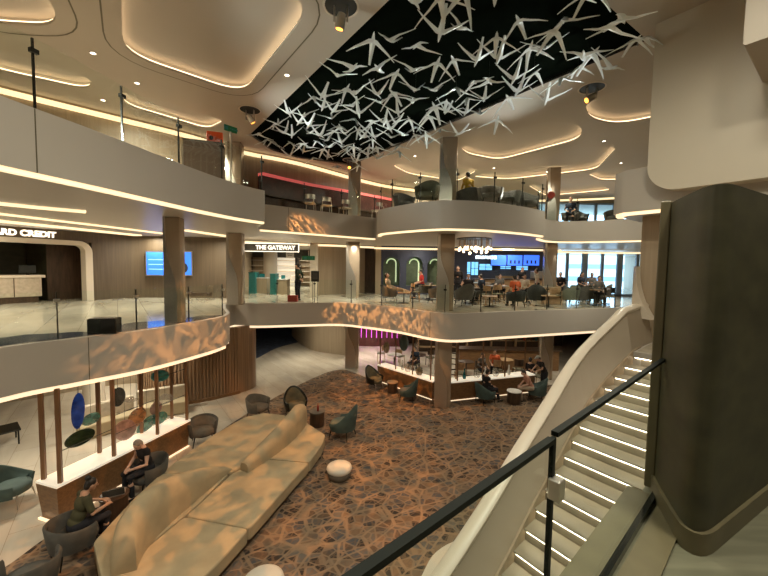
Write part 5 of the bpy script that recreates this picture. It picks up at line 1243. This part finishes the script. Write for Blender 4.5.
person('sitter in dark clothes in the teal armchair beside the right pillar', (4.05, 13.72, S), R(-70), lean=.1, top='black_shirt', sleeve=1.6, vox=.02, legp={-1: [(-.09, 0, .56), (-.12, .44, .54), (-.12, .55, .10)], 1: [(.09, 0, .56), (.12, .44, .54), (.12, .58, .10)]})
person('sitter in pink leaning over the small table at the right console', (5.95, 13.95, S), R(85), lean=.45, top='pink_shirt', legs='beige_trousers', skin='skin2', hair='hair', sleeve=.7, vox=.02, arms={-1: [(-.25, .22, .76), (-.12, .42, .62)], 1: [(.25, .22, .76), (.10, .42, .60)]})
person('waiter in black with a pale cap band bending forward beside the stair cap', (6.9, 14.9, S), R(95), 'stand', lean=.45, top='black_shirt', sleeve=.5, cap='white_cap', vox=.02, arms={-1: [(-.25, .25, 1.12), (-.14, .48, 1.0)], 1: [(.25, .25, 1.12), (.12, .48, 1.0)]})
person('guest in a black top sitting with back turned behind the empty teal armchair', (6.55, 15.6, S), R(-30), lean=.2, top='black_shirt', sleeve=.8, vox=.02)
person('guest in orange-red seated behind the middle of the right console', (5.5, 17.2, S), R(160), top='orange_shirt', sleeve=.6, vox=.022)
person('guest in grey seated behind the round clear vase', (4.65, 16.55, S), R(-150), top='grey_shirt', sleeve=1.5, vox=.022)
person('guest in dark blue seated far behind the far console', (1.65, 17.65, S), R(140), top='navy_shirt', sleeve=1.5, vox=.022)
person('guard in dark uniform standing with hands behind the back at the shop passage', (-3.92, 16.15, 0), R(75), 'stand', lean=0, top='green_vest', sleeve=1.7, vox=.02, cap='matteblack', arms={-1: [(-.25, -.10, 1.16), (-.08, -.17, .98)], 1: [(.25, -.10, 1.16), (.08, -.17, .96)]})
person('reclining guest in cream with legs stretched out on the middle deck', (D(390, 290, 16.2).x, 16.2, 0), R(-80), lean=-.30, top='cream_shirt', legs='beige_trousers', skin='skin', sleeve=1.5, vox=.02, legp={-1: [(-.09, 0, .56), (-.10, .48, .58), (-.08, .90, .42)], 1: [(.09, 0, .56), (.10, .48, .60), (.06, .92, .46)]})
person('guest in red seated below the second green niche', (D(422, 290, 18.0).x, 18.0, 0), R(100), top='red_shirt', sleeve=.7, vox=.022, seat=.62)
person('person in black standing beside the middle deck pillar', (D(457.5, 290, 17.2).x, 17.2, 0), R(160), 'stand', lean=0, top='black_shirt', sleeve=1.6, vox=.022)
person('guest in orange seated with back turned at the middle deck rail', (D(516, 290, 14.9).x, 14.92, 0), R(10), lean=.15, top='orange_shirt', sleeve=.6, vox=.02)
person('guest in a pale top standing beside the far cafe column', (D(537, 290, 18.0).x, 18.0, 0), R(70), 'stand', lean=.05, top='cream_shirt', sleeve=.6, vox=.022, scale=.95)
person('guest in grey seated at the counter front below the menu screens', (D(499, 290, 18.2).x, 18.2, 0), R(180), top='grey_shirt', sleeve=.6, vox=.022, skin='skin2')
person('guest in navy at the cafe table left of the orange guest', (D(482, 290, 16.8).x, 16.8, 0), R(40), top='navy_shirt', sleeve=.8, vox=.022)
person('barista in black behind the cafe counter', (7.9, 20.4, 0), R(180), 'stand', lean=.1, top='black_shirt', sleeve=.5, vox=.022)
person('backlit guest seated before the middle window pane, larger head', (D(580, 290, 19.0).x, 19.0, 0), R(200), top='navy_shirt', sleeve=.7, vox=.022, seat=.62, hairstyle='long')
person('backlit guest seated right beside the larger-headed one before the window', (D(591, 290, 19.9).x, 19.9, 0), R(160), top='grey_shirt', sleeve=.7, vox=.022, seat=.58)
person('dark guest seated by the left window pane behind the cafe column', (D(560, 290, 18.4).x, 18.4, 0), R(150), top='black_shirt', sleeve=1.5, vox=.022, seat=.60)
person('guest in mustard yellow seated on the rounded upper balcony', (D(468, 200, 13.6).x, 13.6, UPT), R(20), lean=.05, top='yellow_shirt', sleeve=1.4, vox=.022, seat=.60)
person('guest seated behind the upper right rail among the dark armchairs', (D(571, 200, 17.4).x, 17.4, UPT), R(150), top='navy_shirt', sleeve=1.4, vox=.022)
chair(0, 0, 'dark armchair under the guest in mustard yellow', 'grey', 'grey', R(20), .7, .6, z=UPT, pt=(D(468, 200, 13.6).x, 13.6, 0), lift=0, scale=1.15)
chair(0, 0, 'dark armchair under the guest behind the upper right rail', 'grey', 'grey', R(150), .7, .6, z=UPT, pt=(D(571, 200, 17.4).x, 17.4, 0), lift=0)
person('guest in black seated at the walnut table beside the dark grey armchair', (D(468, 290, 16.6).x, 16.6, 0), R(170), top='black_shirt', sleeve=1.5, vox=.024)
person('guest in cream seated behind the round table near the orange guest', (D(524, 290, 17.6).x, 17.6, 0), R(170), top='cream_shirt', sleeve=.6, vox=.024, hairstyle='long')
person('standing guest in navy near the far end of the cafe counter', (D(547.5, 290, 17.9).x + .35, 18.4, 0), R(60), 'stand', top='navy_shirt', sleeve=1.5, vox=.024)
person('guest in grey seated on the right by the stair cap', (D(598, 290, 16.6).x, 16.6, 0), R(170), top='grey_shirt', sleeve=1.5, vox=.024)
for px, y, rz, sc_, lb in ((422, 18.0, 100, 1.3, 'dark high chair under the guest in red'), (482, 16.8, 40, 1.0, 'dark armchair under the guest in navy'), (580, 19.0, 200, 1.15, 'dark high chair under the larger-headed backlit guest'), (591, 19.9, 160, 1.1, 'dark high chair under the second backlit guest'), (560, 18.4, 150, 1.15, 'dark high chair under the guest behind the cafe column'), (468, 16.6, 170, .95, 'dark armchair under the guest in black at the walnut table'), (598, 16.6, 170, .95, 'dark armchair under the guest in grey by the stair cap')):
    chair(0, 0, lb, 'grey', 'grey', R(rz), .66, .55, pt=(D(px, 290, y).x, y, 0), z=0, lift=0, scale=sc_)

# ------------------------------------------------------------------ render look
sc.view_settings.view_transform = 'Standard'; sc.view_settings.look = 'None'; sc.view_settings.gamma = 1.0
sc.view_settings.use_curve_mapping = False; sc.view_settings.exposure = 0.15
cy = sc.cycles
cy.use_denoising = True; cy.max_bounces = 8; cy.diffuse_bounces = 4; cy.glossy_bounces = 4; cy.transparent_max_bounces = 16; cy.sample_clamp_indirect = 4.0
cy.caustics_reflective = False; cy.caustics_refractive = False
